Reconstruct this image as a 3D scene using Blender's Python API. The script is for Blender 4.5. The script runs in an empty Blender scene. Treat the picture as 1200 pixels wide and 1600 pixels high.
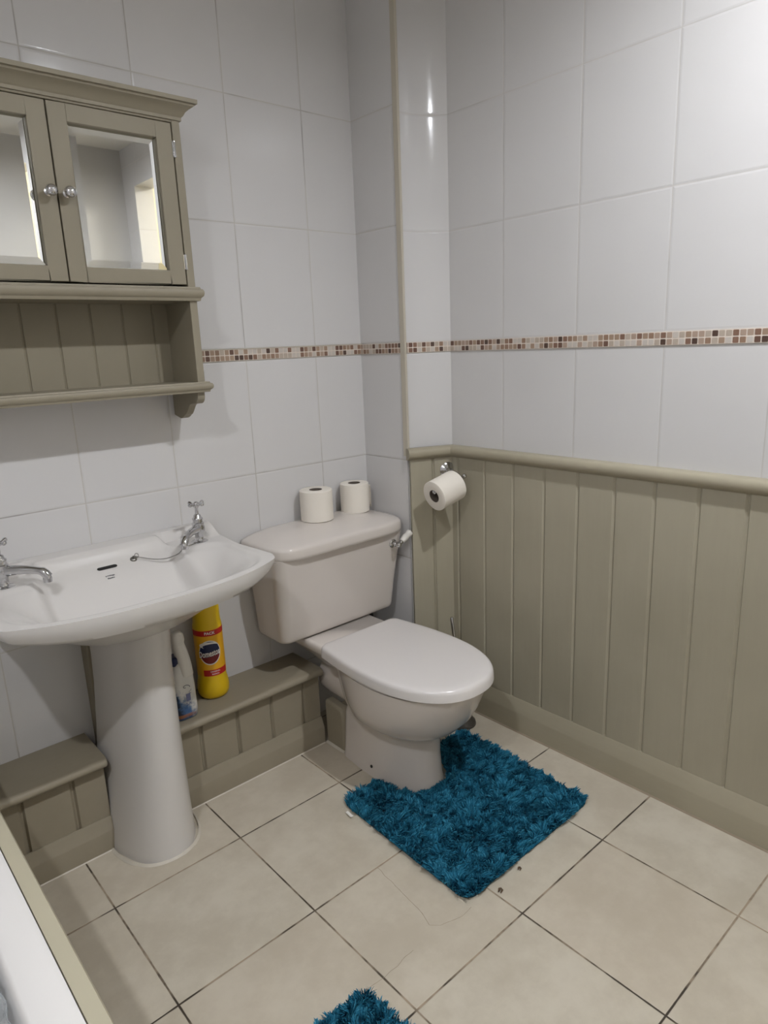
import bpy, bmesh, math, random
from mathutils import Vector, Matrix, Euler, noise
random.seed(7)
PI = math.pi
S = bpy.context.scene
COL = S.collection

# ------------------------------------------------------------------ helpers
def lin(c):
    c /= 255.0
    return c/12.92 if c <= 0.04045 else ((c+0.055)/1.055)**2.4
def rgb(r, g, b): return (lin(r), lin(g), lin(b), 1.0)

class NB:
    """tiny node builder"""
    def __init__(s, name):
        s.m = bpy.data.materials.new(name); s.m.use_nodes = True
        s.t = s.m.node_tree; s.n = s.t.nodes; s.l = s.t.links
        s.b = s.n['Principled BSDF']
    def new(s, typ, **kw):
        x = s.n.new(typ)
        for k, v in kw.items(): setattr(x, k, v)
        return x
    def put(s, sock, v):
        if isinstance(v, bpy.types.NodeSocket): s.l.new(v, sock)
        else: sock.default_value = v
    def math(s, op, a, b=None, c=None, clamp=False):
        x = s.new('ShaderNodeMath', operation=op, use_clamp=clamp)
        s.put(x.inputs[0], a)
        if b is not None: s.put(x.inputs[1], b)
        if c is not None: s.put(x.inputs[2], c)
        return x.outputs[0]
    def coord(s): return s.new('ShaderNodeTexCoord').outputs['Object']
    def sep(s, v):
        x = s.new('ShaderNodeSeparateXYZ'); s.l.new(v, x.inputs[0]); return x.outputs
    def comb(s, x, y, z):
        c = s.new('ShaderNodeCombineXYZ')
        s.put(c.inputs[0], x); s.put(c.inputs[1], y); s.put(c.inputs[2], z); return c.outputs[0]
    def noise(s, vec, scale, detail=2.0, rough=0.5):
        x = s.new('ShaderNodeTexNoise'); s.l.new(vec, x.inputs['Vector'])
        x.inputs['Scale'].default_value = scale; x.inputs['Detail'].default_value = detail
        x.inputs['Roughness'].default_value = rough
        return x.outputs['Fac']
    def smooth(s, v, a, b, o0=0.0, o1=1.0):
        x = s.new('ShaderNodeMapRange', interpolation_type='SMOOTHSTEP')
        s.put(x.inputs[0], v); s.put(x.inputs[1], a); s.put(x.inputs[2], b); s.put(x.inputs[3], o0); s.put(x.inputs[4], o1)
        return x.outputs[0]
    def mix(s, f, a, b):
        x = s.new('ShaderNodeMix', data_type='RGBA')
        s.put(x.inputs[0], f); s.put(x.inputs[6], a); s.put(x.inputs[7], b); return x.outputs[2]
    def bump(s, h, strength=0.3, dist=0.001, normal=None):
        x = s.new('ShaderNodeBump'); x.inputs['Strength'].default_value = strength
        x.inputs['Distance'].default_value = dist; s.l.new(h, x.inputs['Height'])
        if normal is not None: s.l.new(normal, x.inputs['Normal'])
        return x.outputs[0]
    def set(s, name, v): s.put(s.b.inputs[name], v)

def plain(name, col, rough=0.5, metal=0.0, var=0.0, vscale=8.0, bump=0.0, bscale=60.0, coat=0.0, spec=0.5):
    m = NB(name); co = m.coord()
    if var > 0:
        n = m.noise(co, vscale, 4.0)
        d = tuple(c*(1-var) for c in col[:3])+(1,); u = tuple(min(1, c*(1+var)) for c in col[:3])+(1,)
        m.set('Base Color', m.mix(n, d, u))
    else: m.set('Base Color', col)
    m.set('Roughness', rough); m.set('Metallic', metal); m.set('Coat Weight', coat); m.set('Specular IOR Level', spec)
    if bump > 0: m.set('Normal', m.bump(m.noise(co, bscale, 3.0), bump, 0.0006))
    return m.m

# --- tiled wall: vertical joints at u0 + k*su, horizontal joints from a list
def tile_mat(name, axis, u0, su, zs, dark=(0.33, 0.315, 0.30), light=None):
    m = NB(name); co = m.coord(); x, y, z = m.sep(co)
    u = x if axis == 'x' else (y if axis == 'y' else m.math('MULTIPLY', m.math('SUBTRACT', x, y), 0.79))
    t = m.math('FRACT', m.math('ADD', m.math('DIVIDE', m.math('SUBTRACT', u, u0), su), 0.5))
    du = m.math('MULTIPLY', m.math('ABSOLUTE', m.math('SUBTRACT', t, 0.5)), su)
    dz = None
    for zz in zs:
        d = m.math('ABSOLUTE', m.math('SUBTRACT', z, zz))
        dz = d if dz is None else m.math('MINIMUM', dz, d)
    d = m.math('MINIMUM', du, dz)
    wob = m.math('MULTIPLY', m.math('SUBTRACT', m.noise(co, 14.0, 3.0), 0.5), 0.0012)
    d = m.math('ADD', d, wob)
    g = m.smooth(d, 0.0007, 0.0022, 1.0, 0.0)
    stain = m.smooth(m.noise(co, 4.0, 3.0, 0.6), 0.46, 0.66)
    base = m.mix(m.noise(co, 3.0, 3.0), rgb(205, 203, 202), rgb(212, 210, 209))
    grout = m.mix(stain, light or rgb(190, 186, 179), (dark[0], dark[1], dark[2], 1))
    m.set('Base Color', m.mix(g, base, grout))
    m.set('Roughness', m.math('ADD', 0.15, m.math('MULTIPLY', g, 0.5)))
    wave = m.math('MULTIPLY', m.noise(co, 11.0, 1.5), 1.0)
    edge = m.smooth(d, 0.0006, 0.006, 0.0, 1.0)
    n1 = m.bump(wave, 0.12, 0.006)
    m.set('Normal', m.bump(edge, 0.35, 0.0016, n1))
    m.set('Specular IOR Level', 0.45)
    return m.m

ROWS_B = [0.213, 0.546, 0.877, 1.212, 1.247, 1.587, 1.912, 2.24]
ROWS_R = [0.577, 0.91, 1.212, 1.246, 1.569, 1.889, 2.21]
M_tile_back = tile_mat('white_tile_back', 'x', 0.1785, 0.2515, ROWS_B)
M_tile_niche = tile_mat('white_tile_niche', 'y', 9.0, 30.0, ROWS_B)
M_tile_right = tile_mat('white_tile_right', 'y', -0.697, 0.2455, ROWS_R, (0.50, 0.485, 0.465), rgb(198, 194, 190))
M_tile_diag = tile_mat('white_tile_diag', 'd', 50.0, 300.0, ROWS_R, (0.50, 0.485, 0.465), rgb(198, 194, 190))
M_tile_rest = tile_mat('white_tile_rest', 'x', 0.1785, 0.2515, ROWS_B)
M_tile_resty = tile_mat('white_tile_rest_side', 'y', -0.697, 0.2455, ROWS_B)

def mosaic_mat(name, axis, seed):
    m = NB(name); co = m.coord(); x, y, z = m.sep(co)
    u = x if axis == 'x' else (y if axis == 'y' else m.math('MULTIPLY', m.math('SUBTRACT', x, y), 0.79))
    pu, pz = 0.0153, 0.0158
    a = m.math('DIVIDE', u, pu); b = m.math('DIVIDE', m.math('SUBTRACT', z, 1.2135), pz)
    cu = m.math('FLOOR', a); cz = m.math('FLOOR', b)
    w = m.new('ShaderNodeTexWhiteNoise', noise_dimensions='3D')
    m.l.new(m.comb(cu, cz, seed), w.inputs['Vector'])
    r = m.new('ShaderNodeValToRGB'); r.color_ramp.interpolation = 'CONSTANT'
    el = r.color_ramp.elements
    pal = [(0.0, (196, 188, 180)), (0.2, (180, 166, 152)), (0.32, (156, 132, 112)), (0.47, (140, 112, 92)),
           (0.60, (168, 146, 130)), (0.70, (122, 90, 74)), (0.82, (92, 62, 50)), (0.92, (62, 38, 30))]
    el[0].position = 0; el[0].color = rgb(*pal[0][1]); el[1].position = pal[1][0]; el[1].color = rgb(*pal[1][1])
    for p, c in pal[2:]:
        e = el.new(p); e.color = rgb(*c)
    m.l.new(w.outputs['Value'], r.inputs[0])
    fa = m.math('ABSOLUTE', m.math('SUBTRACT', m.math('FRACT', a), 0.5)); fb = m.math('ABSOLUTE', m.math('SUBTRACT', m.math('FRACT', b), 0.5))
    p6 = m.math('POWER', m.math('ADD', m.math('POWER', m.math('MULTIPLY', fa, 2.0), 7.0), m.math('POWER', m.math('MULTIPLY', fb, 2.0), 7.0)), 1/7.0)
    g = m.smooth(p6, 0.80, 0.90)
    mott = m.noise(co, 220.0, 3.0)
    col = m.mix(m.math('MULTIPLY', mott, 0.22), r.outputs[0], rgb(170, 150, 132))
    m.set('Base Color', m.mix(g, col, rgb(212, 200, 188)))
    m.set('Roughness', m.math('ADD', 0.35, m.math('MULTIPLY', g, 0.4)))
    m.set('Normal', m.bump(m.math('SUBTRACT', 1.0, g), 0.6, 0.0008))
    return m.m

def floor_mat():
    m = NB('beige_floor_tile'); co = m.coord(); x, y, z = m.sep(co); s = 0.33
    wob = m.math('MULTIPLY', m.math('SUBTRACT', m.noise(co, 25.0, 3.0), 0.5), 0.0022)
    def dist(u):
        t = m.math('FRACT', m.math('ADD', m.math('DIVIDE', u, s), 0.5))
        return m.math('MULTIPLY', m.math('ABSOLUTE', m.math('SUBTRACT', t, 0.5)), s)
    dx = dist(x); dy = dist(y)
    d = m.math('ADD', m.math('MINIMUM', dx, dy), wob)
    g = m.smooth(d, 0.0013, 0.0027, 1.0, 0.0)
    cell = m.new('ShaderNodeTexWhiteNoise', noise_dimensions='2D')
    m.l.new(m.comb(m.math('FLOOR', m.math('DIVIDE', x, s)), m.math('FLOOR', m.math('DIVIDE', y, s)), 0.0), cell.inputs['Vector'])
    n1 = m.noise(co, 5.5, 6.0, 0.62); n2 = m.noise(co, 28.0, 4.0, 0.6)
    f = m.math('ADD', m.math('MULTIPLY', n1, 0.75), m.math('MULTIPLY', n2, 0.25))
    f = m.smooth(f, 0.36, 0.66)
    base = m.mix(f, rgb(182, 173, 156), rgb(198, 190, 174))
    base = m.mix(m.math('MULTIPLY', cell.outputs['Value'], 0.25), base, rgb(190, 174, 154))
    gd = m.smooth(m.noise(co, 5.0, 4.0, 0.7), 0.40, 0.56)
    grout = m.mix(gd, rgb(158, 142, 122), rgb(62, 54, 45))
    m.set('Base Color', m.mix(g, base, grout))
    m.set('Roughness', m.math('ADD', 0.42, m.math('MULTIPLY', n2, 0.15)))
    n = m.bump(m.noise(co, 60.0, 3.0), 0.06, 0.0008)
    m.set('Normal', m.bump(m.smooth(d, 0.001, 0.0045), 0.5, 0.0012, n))
    m.set('Specular IOR Level', 0.35)
    return m.m

M_floor = floor_mat()
def paint_mat(name, c0, c1, streak=(1, 1, 0.08)):
    m = NB(name); co = m.coord(); x, y, z = m.sep(co)
    v = m.comb(m.math('MULTIPLY', x, streak[0]), m.math('MULTIPLY', y, streak[1]), m.math('MULTIPLY', z, streak[2]))
    n = m.noise(v, 90.0, 4.0, 0.6); n2 = m.noise(co, 3.0, 4.0)
    f = m.math('ADD', m.math('MULTIPLY', n, 0.2), m.math('MULTIPLY', n2, 0.8))
    m.set('Base Color', m.mix(m.smooth(f, 0.3, 0.7), c0, c1))
    m.set('Roughness', 0.5); m.set('Normal', m.bump(n, 0.05, 0.0005)); m.set('Specular IOR Level', 0.4)
    return m.m
M_paint = paint_mat('sage_taupe_paint', rgb(160, 153, 134), rgb(169, 162, 143))
M_paintH = paint_mat('sage_taupe_paint_rail', rgb(158, 150, 130), rgb(166, 158, 138), (0.15, 0.15, 1))
M_paint_shaded = paint_mat('sage_taupe_paint_shaded', rgb(142, 133, 115), rgb(151, 142, 124), (0.3, 1, 0.3))  # taupe paint darkened to carry the shade low along the back wall
M_cab = paint_mat('cabinet_sage_paint', rgb(138, 130, 112), rgb(145, 137, 119), (0.3, 0.3, 0.1))
M_cream = plain('cream_trim', rgb(190, 182, 166), 0.45, var=0.05, vscale=9)
M_white_paint = plain('white_ceiling_paint', rgb(226, 223, 216), 0.8, var=0.02)
M_porc = plain('white_porcelain', rgb(212, 208, 204), 0.2, spec=0.4)
M_porc_t = plain('toilet_porcelain', rgb(211, 203, 196), 0.14, var=0.03, vscale=7, coat=0.2)
M_seat = plain('white_seat_plastic', rgb(217, 212, 209), 0.22)
M_chrome = plain('chrome', (0.60, 0.60, 0.61, 1), 0.06, 1.0)
M_oldchrome = plain('tarnished_chrome', (0.26, 0.25, 0.23, 1), 0.35, 1.0)
M_paper = plain('toilet_paper', rgb(233, 226, 215), 0.95, bump=0.35, bscale=160.0, spec=0.1)
M_card = plain('grey_cardboard', rgb(104, 94, 84), 0.9)
M_black = plain('black_gap', (0.012, 0.011, 0.01, 1), 0.7)
M_silicone = plain('white_silicone', rgb(198, 190, 176), 0.5, var=0.12, vscale=40)
M_dark = plain('dark_pipe', rgb(40, 37, 33), 0.4)
M_mirror = plain('mirror_glass', (0.86, 0.87, 0.86, 1), 0.015, 1.0)
M_bath = plain('white_bath_acrylic', rgb(222, 219, 216), 0.18)
M_bathedge = plain('bath_edge_paint', rgb(176, 169, 147), 0.5, var=0.05, vscale=12)
M_crack = plain('crack_dirt', rgb(148, 134, 116), 0.9)
M_yellow = plain('yellow_plastic', rgb(226, 188, 22), 0.32)
M_ylabel = plain('yellow_label', rgb(232, 172, 30), 0.4)
M_red = plain('red_print', rgb(186, 32, 26), 0.45)
M_navy = plain('navy_print', rgb(20, 30, 68), 0.4)
M_maroon = plain('dark_red_print', rgb(112, 18, 20), 0.4)
M_wprint = plain('white_print', rgb(230, 226, 220), 0.5)
M_ink = plain('blue_black_ink', rgb(52, 56, 70), 0.5)
M_wplastic = plain('white_plastic', rgb(220, 216, 208), 0.35)
M_brushpot = plain('grey_plastic', rgb(70, 66, 60), 0.45)
M_bit = plain('dry_lint', rgb(92, 74, 56), 0.9)
M_green = plain('sage_green_shelf', rgb(120, 118, 84), 0.6)
M_rear = plain('grey_rear_wall', rgb(186, 183, 178), 0.5, var=0.03)
M_hall = plain('cream_hall_wall', rgb(232, 226, 204), 0.7)

def link(o, parent=None):
    COL.objects.link(o)
    if parent is not None: o.parent = parent
    return o
def mesh_obj(name, verts, faces, mat, parent=None, smooth=False, loc=None):
    me = bpy.data.meshes.new(name); me.from_pydata([tuple(v) for v in verts], [], faces)
    me.validate(); me.update()
    if mat: me.materials.append(mat)
    o = bpy.data.objects.new(name, me); link(o, parent)
    if smooth: me.polygons.foreach_set('use_smooth', [True]*len(me.polygons))
    return o
def fix(o):
    bm = bmesh.new(); bm.from_mesh(o.data)
    bmesh.ops.remove_doubles(bm, verts=bm.verts, dist=1e-6)
    bmesh.ops.recalc_face_normals(bm, faces=bm.faces); bm.to_mesh(o.data); bm.free(); return o
def autosmooth(o, ang=35):
    me = o.data
    me.polygons.foreach_set('use_smooth', [True]*len(me.polygons))
    me.set_sharp_from_angle(angle=math.radians(ang)); return o
def empty(name, loc, label, cat, group=None):
    o = bpy.data.objects.new(name, None); o.location = loc; o.empty_display_size = 0.05
    link(o); o['label'] = label; o['category'] = cat
    if group: o['group'] = group
    return o
def tag(o, label, cat, group=None):
    o['label'] = label; o['category'] = cat
    if group: o['group'] = group
    return o
def struct(o): o['kind'] = 'structure'; return o

class MB:
    """collects geometry in world coordinates; build() re-bases to the parent's location"""
    def __init__(s): s.v = []; s.f = []; s.mi = []; s.cur = 0
    def add(s, vs, fs):
        o = len(s.v); s.v += [Vector(v) for v in vs]
        s.f += [tuple(i+o for i in f) for f in fs]; s.mi += [s.cur]*len(fs); return s
    def box(s, a, b):
        (x0, y0, z0), (x1, y1, z1) = a, b
        vs = [(x0,y0,z0),(x1,y0,z0),(x1,y1,z0),(x0,y1,z0),(x0,y0,z1),(x1,y0,z1),(x1,y1,z1),(x0,y1,z1)]
        return s.add(vs, [(3,2,1,0),(4,5,6,7),(0,1,5,4),(1,2,6,5),(2,3,7,6),(3,0,4,7)])
    def loft(s, rings, cap0=True, cap1=True, closed=True):
        n = len(rings[0]); vs = [p for r in rings for p in r]; fs = []
        for i in range(len(rings)-1):
            for j in range(n if closed else n-1):
                k = (j+1) % n
                fs.append((i*n+j, i*n+k, (i+1)*n+k, (i+1)*n+j))
        if cap0: fs.append(tuple(range(n-1, -1, -1)))
        if cap1: fs.append(tuple(range((len(rings)-1)*n, len(rings)*n)))
        return s.add(vs, fs)
    def lathe(s, prof, origin=(0,0,0), axis=(0,0,1), seg=32, cap0=True, cap1=True):
        q = Vector((0,0,1)).rotation_difference(Vector(axis).normalized()); o = Vector(origin)
        rings = []
        for r, h in prof:
            rings.append([o + q @ Vector((max(r,1e-5)*math.cos(2*PI*k/seg), max(r,1e-5)*math.sin(2*PI*k/seg), h)) for k in range(seg)])
        return s.loft(rings, cap0, cap1)
    def tube(s, pts, r, seg=12):
        pts = [Vector(p) for p in pts]; rings = []; prev = None
        for i, p in enumerate(pts):
            t = (pts[min(i+1, len(pts)-1)] - pts[max(i-1, 0)]).normalized()
            if prev is None:
                a = Vector((0,0,1)) if abs(t.z) < 0.9 else Vector((1,0,0)); u = t.cross(a).normalized()
            else: u = (prev - t*prev.dot(t)).normalized()
            prev = u; w = t.cross(u); rr = r[i] if isinstance(r, (list, tuple)) else r
            rings.append([p + u*rr*math.cos(2*PI*k/seg) + w*rr*math.sin(2*PI*k/seg) for k in range(seg)])
        return s.loft(rings)
    def sphere(s, c, r, seg=16, sc=(1,1,1)):
        c = Vector(c); rings = []
        for i in range(seg//2+1):
            a = -PI/2 + PI*i/(seg//2); rr = max(math.cos(a), 1e-4)*r
            rings.append([c+Vector((rr*math.cos(2*PI*k/seg)*sc[0], rr*math.sin(2*PI*k/seg)*sc[1], r*math.sin(a)*sc[2])) for k in range(seg)])
        return s.loft(rings)
    def prism(s, prof, p0, p1, out):
        """profile (a,b): a along 'out' (horizontal unit), b along z; swept from p0 to p1"""
        out = Vector(out); r0 = [Vector(p0)+out*a+Vector((0,0,b)) for a, b in prof]; r1 = [Vector(p1)+out*a+Vector((0,0,b)) for a, b in prof]
        return s.loft([r0, r1])
    def sweep(s, prof, path, outs):
        rings = [[Vector(p)+Vector(o)*a+Vector((0,0,b)) for a, b in prof] for p, o in zip(path, outs)]
        return s.loft(rings)
    def xf(s, M, start=0):
        for i in range(start, len(s.v)): s.v[i] = M @ s.v[i]
        return s
    def build(s, name, mat, parent=None, smooth=None, bevel=0.0, segs=2, sub=0):
        # parent chain location
        off = Vector((0,0,0)); q = parent
        while q is not None: off += q.location; q = q.parent
        mats = mat if isinstance(mat, (list, tuple)) else [mat]
        o = mesh_obj(name, [v-off for v in s.v], s.f, None, parent)
        for mm in mats: o.data.materials.append(mm)
        if len(mats) > 1: o.data.polygons.foreach_set('material_index', s.mi)
        if len(mats) == 1: fix(o)
        if bevel > 0:
            b = o.modifiers.new('bevel', 'BEVEL'); b.width = bevel; b.segments = segs; b.limit_method = 'ANGLE'; b.angle_limit = math.radians(35)
            b.harden_normals = False
        if sub:
            m = o.modifiers.new('subsurf', 'SUBSURF'); m.levels = sub; m.render_levels = sub
        if smooth is not None: autosmooth(o, smooth)
        return o

def rrect(hx, hy, r, n=6, c=(0,0)):
    pts = []
    for cx, cy, a0 in ((hx-r, hy-r, 0), (-hx+r, hy-r, 90), (-hx+r, -hy+r, 180), (hx-r, -hy+r, 270)):
        for k in range(n+1):
            a = math.radians(a0+90*k/n); pts.append((c[0]+cx+r*math.cos(a), c[1]+cy+r*math.sin(a)))
    return pts
def smoothstep(a, b, x):
    t = min(1, max(0, (x-a)/(b-a))); return t*t*(3-2*t)
def lerp(a, b, t): return a+(b-a)*t
def text_mesh(body, size, extrude=0.0, bold=0.0, align='CENTER'):
    cu = bpy.data.curves.new('txt', 'FONT'); cu.body = body; cu.size = size; cu.extrude = extrude; cu.offset = bold
    cu.align_x = align; cu.align_y = 'CENTER'; cu.resolution_u = 3
    ob = bpy.data.objects.new('txt', cu); COL.objects.link(ob)
    dg = bpy.context.evaluated_depsgraph_get(); me = bpy.data.meshes.new_from_object(ob.evaluated_get(dg))
    vs = [v.co.copy() for v in me.vertices]; fs = [tuple(p.vertices) for p in me.polygons]
    bpy.data.objects.remove(ob); bpy.data.curves.remove(cu); bpy.data.meshes.remove(me)
    return vs, fs

# ------------------------------------------------------------------ camera
cd = bpy.data.cameras.new('camera'); cam = bpy.data.objects.new('camera', cd); COL.objects.link(cam)
cam.location = (-0.37430, -1.75760, 1.24255); cam.rotation_euler = (1.3295971, 0.0394516, -0.7293178)
cd.sensor_fit = 'VERTICAL'; cd.sensor_height = 36.0; cd.lens = 23.9664; cd.clip_start = 0.02; cd.clip_end = 30
S.camera = cam

# ------------------------------------------------------------------ room shell
WB = 0.03          # back wall plane
XR = 1.262         # right wall plane (tiles)
XN = 1.12          # niche return plane
XL, YF, ZC = -0.95, -2.36, 2.30
NC = Vector((1.12, -0.18, 0)); RC = Vector((XR, -0.243, 0))   # diagonal boxing corners
T = 0.1
def quadwall(name, pts, mat):
    """thick wall: pts = plan polygon; full height"""
    z0, z1 = 0.0, ZC
    r = [[(p[0], p[1], z0) for p in pts], [(p[0], p[1], z1) for p in pts]]
    return struct(MB().loft(r).build(name, mat))
quadwall('wall_back', [(XL-T, WB), (XN, WB), (XN, WB+T), (XL-T, WB+T)], M_tile_back)
quadwall('wall_niche', [(XN, WB+T), (XN, NC.y), (XN+0.06, NC.y-0.0), (XN+0.06, WB+T)], M_tile_niche)
_d = (RC-NC).normalized(); _n = Vector((_d.y, -_d.x, 0)); _n = -_n if _n.y > 0 else _n
def cove(sag=0.017, n=18):
    """shallow hollow arc of curved tiles from the niche edge to the right wall"""
    L = (RC-NC).length; R_ = (L*L/4+sag*sag)/(2*sag); h = R_-sag; out = []
    for k_ in range(n+1):
        t = -L/2+L*k_/n; dep = math.sqrt(R_*R_-t*t)-h
        out.append(NC+_d*(t+L/2)-_n*dep)
    return out
CV = cove()
cvm = MB(); cvm.loft([[p+Vector((0,0,z)) for p in CV]+[Vector((RC.x, RC.y+0.06, z)), Vector((NC.x+0.03, NC.y+0.06, z)), Vector((NC.x, NC.y+0.002, z))] for z in (0.0, ZC)])
struct(cvm.build('wall_corner', M_tile_diag, smooth=40))
# right wall with a doorway near the rear of the room
DY0, DY1, DZ = -2.22, -1.74, 2.10
rw = MB()
rw.box((XR, DY1, 0), (XR+T, RC.y, ZC)); rw.box((XR, DY0, DZ), (XR+T, DY1, ZC)); rw.box((XR, YF-T, 0), (XR+T, DY0, ZC))
struct(rw.build('wall_right', M_tile_right))
quadwall('wall_left', [(XL-T, YF-T), (XL, YF-T), (XL, WB), (XL-T, WB)], M_tile_resty)
quadwall('wall_front', [(XL, YF-T), (XR, YF-T), (XR, YF), (XL, YF)], M_rear)
struct(MB().box((XL-T, YF-T, -0.08), (2.6, WB+T, 0.0)).build('floor', M_floor))
struct(MB().box((XL-T, YF-T, ZC), (2.6, WB+T, ZC+0.08)).build('ceiling', M_white_paint))
# hallway seen in the cabinet mirror through the doorway
hw = MB(); hw.box((2.4, YF-T, 0), (2.5, WB, ZC)); hw.box((XR+T, -1.06, 0), (2.4, -0.98, ZC)); hw.box((XR+T, YF-T, 0), (2.4, YF, ZC))
struct(hw.build('wall_hall', M_hall))
hs = MB(); hs.box((2.26, -2.2, 1.72), (2.4, -1.5, 1.745)); hs.box((2.34, -1.62, 1.62), (2.4, -1.6, 1.72)); hs.box((2.34, -2.12, 1.62), (2.4, -2.10, 1.72))
tag(hs.build('wall_shelf', M_green, bevel=0.002), 'small green shelf in the bright hallway seen in the cabinet mirror', 'shelf')

# cream edge trim on the niche corner, mosaics
tr = MB(); tr.box((XN-0.003, NC.y-0.004, 0.89), (XN+0.006, NC.y+0.017, ZC)); struct(tr.build('trim_2', M_cream, bevel=0.0015))
MZ0, MZ1 = 1.2135, 1.2451
mo = MB(); mo.box((-0.6, WB-0.003, MZ0), (XN, WB+0.01, MZ1)); struct(mo.build('trim_3', mosaic_mat('mosaic_back', 'x', 1.3)))
mo = MB(); mo.box((XN-0.003, NC.y+0.017, MZ0), (XN+0.01, WB-0.003, MZ1)); struct(mo.build('trim_4', mosaic_mat('mosaic_niche', 'y', 2.7)))
dv = (RC-NC).normalized(); dn = Vector((-dv.y*-1, 0, 0)); dn = Vector((dv.y, -dv.x, 0))   # outward (towards room)
if dn.y > 0: dn = -dn
mo = MB(); f_ = [p+dn*0.003 for p in CV[1:]]; b_k = [p-dn*0.006 for p in CV[1:]]
mo.loft([[p+Vector((0,0,z)) for p in f_]+[p+Vector((0,0,z)) for p in reversed(b_k)] for z in (MZ0, MZ1)])
struct(mo.build('trim_5', mosaic_mat('mosaic_diag', 'd', 4.1)))
mo = MB(); mo.box((XR-0.003, DY1+0.07, MZ0), (XR+0.01, RC.y-0.002, MZ1)); struct(mo.build('trim_6', mosaic_mat('mosaic_right', 'y', 5.9)))
mo = MB(); mo.box((-0.6, WB-0.0045, MZ1), (XN, WB+0.002, MZ1+0.0018)); struct(mo.build('trim_7', M_cream))

# ------------------------------------------------------------------ dado panelling (tongue and groove), rail, skirting
def groove_profile(length, starts, t=0.014, gw=0.0065, gd=0.0055):
    """front outline along length with V grooves -> list (s, depth)"""
    pr = [(0, t)]
    for g in starts: pr += [(g-gw*0.9, t), (g, t-gd), (g+gw*0.35, t-gd), (g+gw*0.9, t)]
    pr.append((length, t)); return pr
def boarding(p0, p1, out, starts, z0, z1, t=0.014, **k):
    p0 = Vector(p0); p1 = Vector(p1); L = (p1-p0).length; d = (p1-p0)/L; out = Vector(out)
    pr = groove_profile(L, starts, t, **k)
    ring = [p0+d*s+out*h for s, h in pr] + [p1, p0]
    return MB().loft([[p+Vector((0,0,z)) for p in ring] for z in (z0, z1)])
g0 = 0.389-0.243
gr = [0.034]+[g0+0.1115*k for k in range(0, 10)]
PT = 0.012
struct(boarding((XR, RC.y, 0), (XR, DY1+0.07, 0), (-1, 0, 0), gr, 0.02, 0.895, PT).build('trim_8', M_paint))
dl = (RC-NC).length
struct(boarding(NC+dv*0.004, RC+dn*0.0, dn, [dl*0.50], 0.02, 0.895, PT).build('trim_9', M_paint))
rail = [(0, 0.878), (0.012, 0.878), (0.020, 0.883), (0.027, 0.887), (0.031, 0.894), (0.0315, 0.902), (0.029, 0.909), (0.024, 0.914), (0.012, 0.916), (0, 0.916)]
mit = (dn+Vector((-1, 0, 0))); mit = mit/ (mit.dot(Vector((-1,0,0))))
rl = MB(); st = NC-dv*0.006
rl.sweep(rail, [st, RC, Vector((XR, DY1+0.07, 0))], [dn, mit, Vector((-1, 0, 0))])
struct(rl.build('trim_10', M_paintH, smooth=40))
skp = [(0, 0), (0.026, 0), (0.026, 0.066), (0.0245, 0.071), (0.0135, 0.110), (0.0125, 0.112), (0, 0.112)]
sk = MB(); sk.sweep(skp, [NC-dv*0.0, RC, Vector((XR, DY1+0.07, 0))], [dn, mit, Vector((-1, 0, 0))])
struct(sk.build('baseboard_right', M_paintH, smooth=30))
struct(MB().prism([(0.0255, 0), (0.0295, 0), (0.0275, 0.003), (0.0255, 0.004)], (XR, RC.y-0.01, 0.0002), (XR, DY1+0.07, 0.0002), (-1, 0, 0)).build('trim_11', M_crack))

# ------------------------------------------------------------------ boxed-in ledge along the back wall (two lengths, notched around the pedestal)
def ledge(name, x0, x1, grooves, label, right_end):
    e = empty(name, ((x0+x1)/2, -0.05, 0), label, 'ledge')
    yb, yp = WB, -0.104
    pn = boarding((x0, yp, 0), (x1, yp, 0), (0, -1, 0), [g-x0 for g in grooves], 0.001, 0.237, 0.013, gw=0.0075, gd=0.0075)
    pn.box((x0, yp, 0.001), (x0+0.012, yb-0.001, 0.237)); pn.box((x1-0.012, yp, 0.001), (x1, yb-0.001, 0.237))
    pn.build('front_panel', M_paint_shaded, e)
    pr = [(0, 0.236), (0.143+0.022, 0.236)] ; 
    nose = [(yb-0.001, 0.237), (-0.132, 0.237), (-0.1385, 0.2395), (-0.142, 0.2445), (-0.1425, 0.249), (-0.140, 0.255), (-0.135, 0.2585), (-0.128, 0.260), (yb-0.001, 0.260)]
    tb = MB()
    def ring(x, sh): return [Vector((x, y if y > 0 else y+sh, z)) for y, z in nose]
    xe = x1+0.006
    tb.loft([ring(x0-(0 if right_end else 0.0), 0), ring(xe-0.006, 0), ring(xe-0.002, 0.0015), ring(xe, 0.005)])
    tb.build('top_board', M_paint_shaded, e, smooth=40)
    sp = [(0, 0.001), (0.017, 0.001), (0.017, 0.055), (0.0155, 0.059), (0.004, 0.089), (0, 0.089)]
    MB().prism(sp, (x0, yp-0.013, 0), (x1, yp-0.013, 0), (0, -1, 0)).build('skirting', M_paint_shaded, e, smooth=30)
    MB().prism([(0.0145, 0.0005), (0.0195, 0.0005), (0.017, 0.003), (0.0145, 0.005)], (x0, yp-0.013, 0), (x1, yp-0.013, 0), (0, -1, 0)).build('sealant_bead', M_silicone, e, smooth=60)
    return e
ledge('boxed_ledge', 0.262, 0.757, [0.35, 0.465, 0.58, 0.697], 'sage painted tongue-and-groove ledge running from the pedestal to the toilet', True)
ledge('boxed_ledge', -0.226, 0.081, [-0.114, 0.0023], 'short sage painted ledge between the bathtub and the basin pedestal', False)
# vertical pipe boxing behind the pedestal
pb = MB(); pb.box((0.112, -0.022, 0.0), (0.245, WB-0.001, 0.566))
tag(pb.build('pipe_boxing', M_paint_shaded, bevel=0.002), 'sage painted vertical pipe boxing standing behind the basin pedestal', 'pipe casing')

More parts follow.
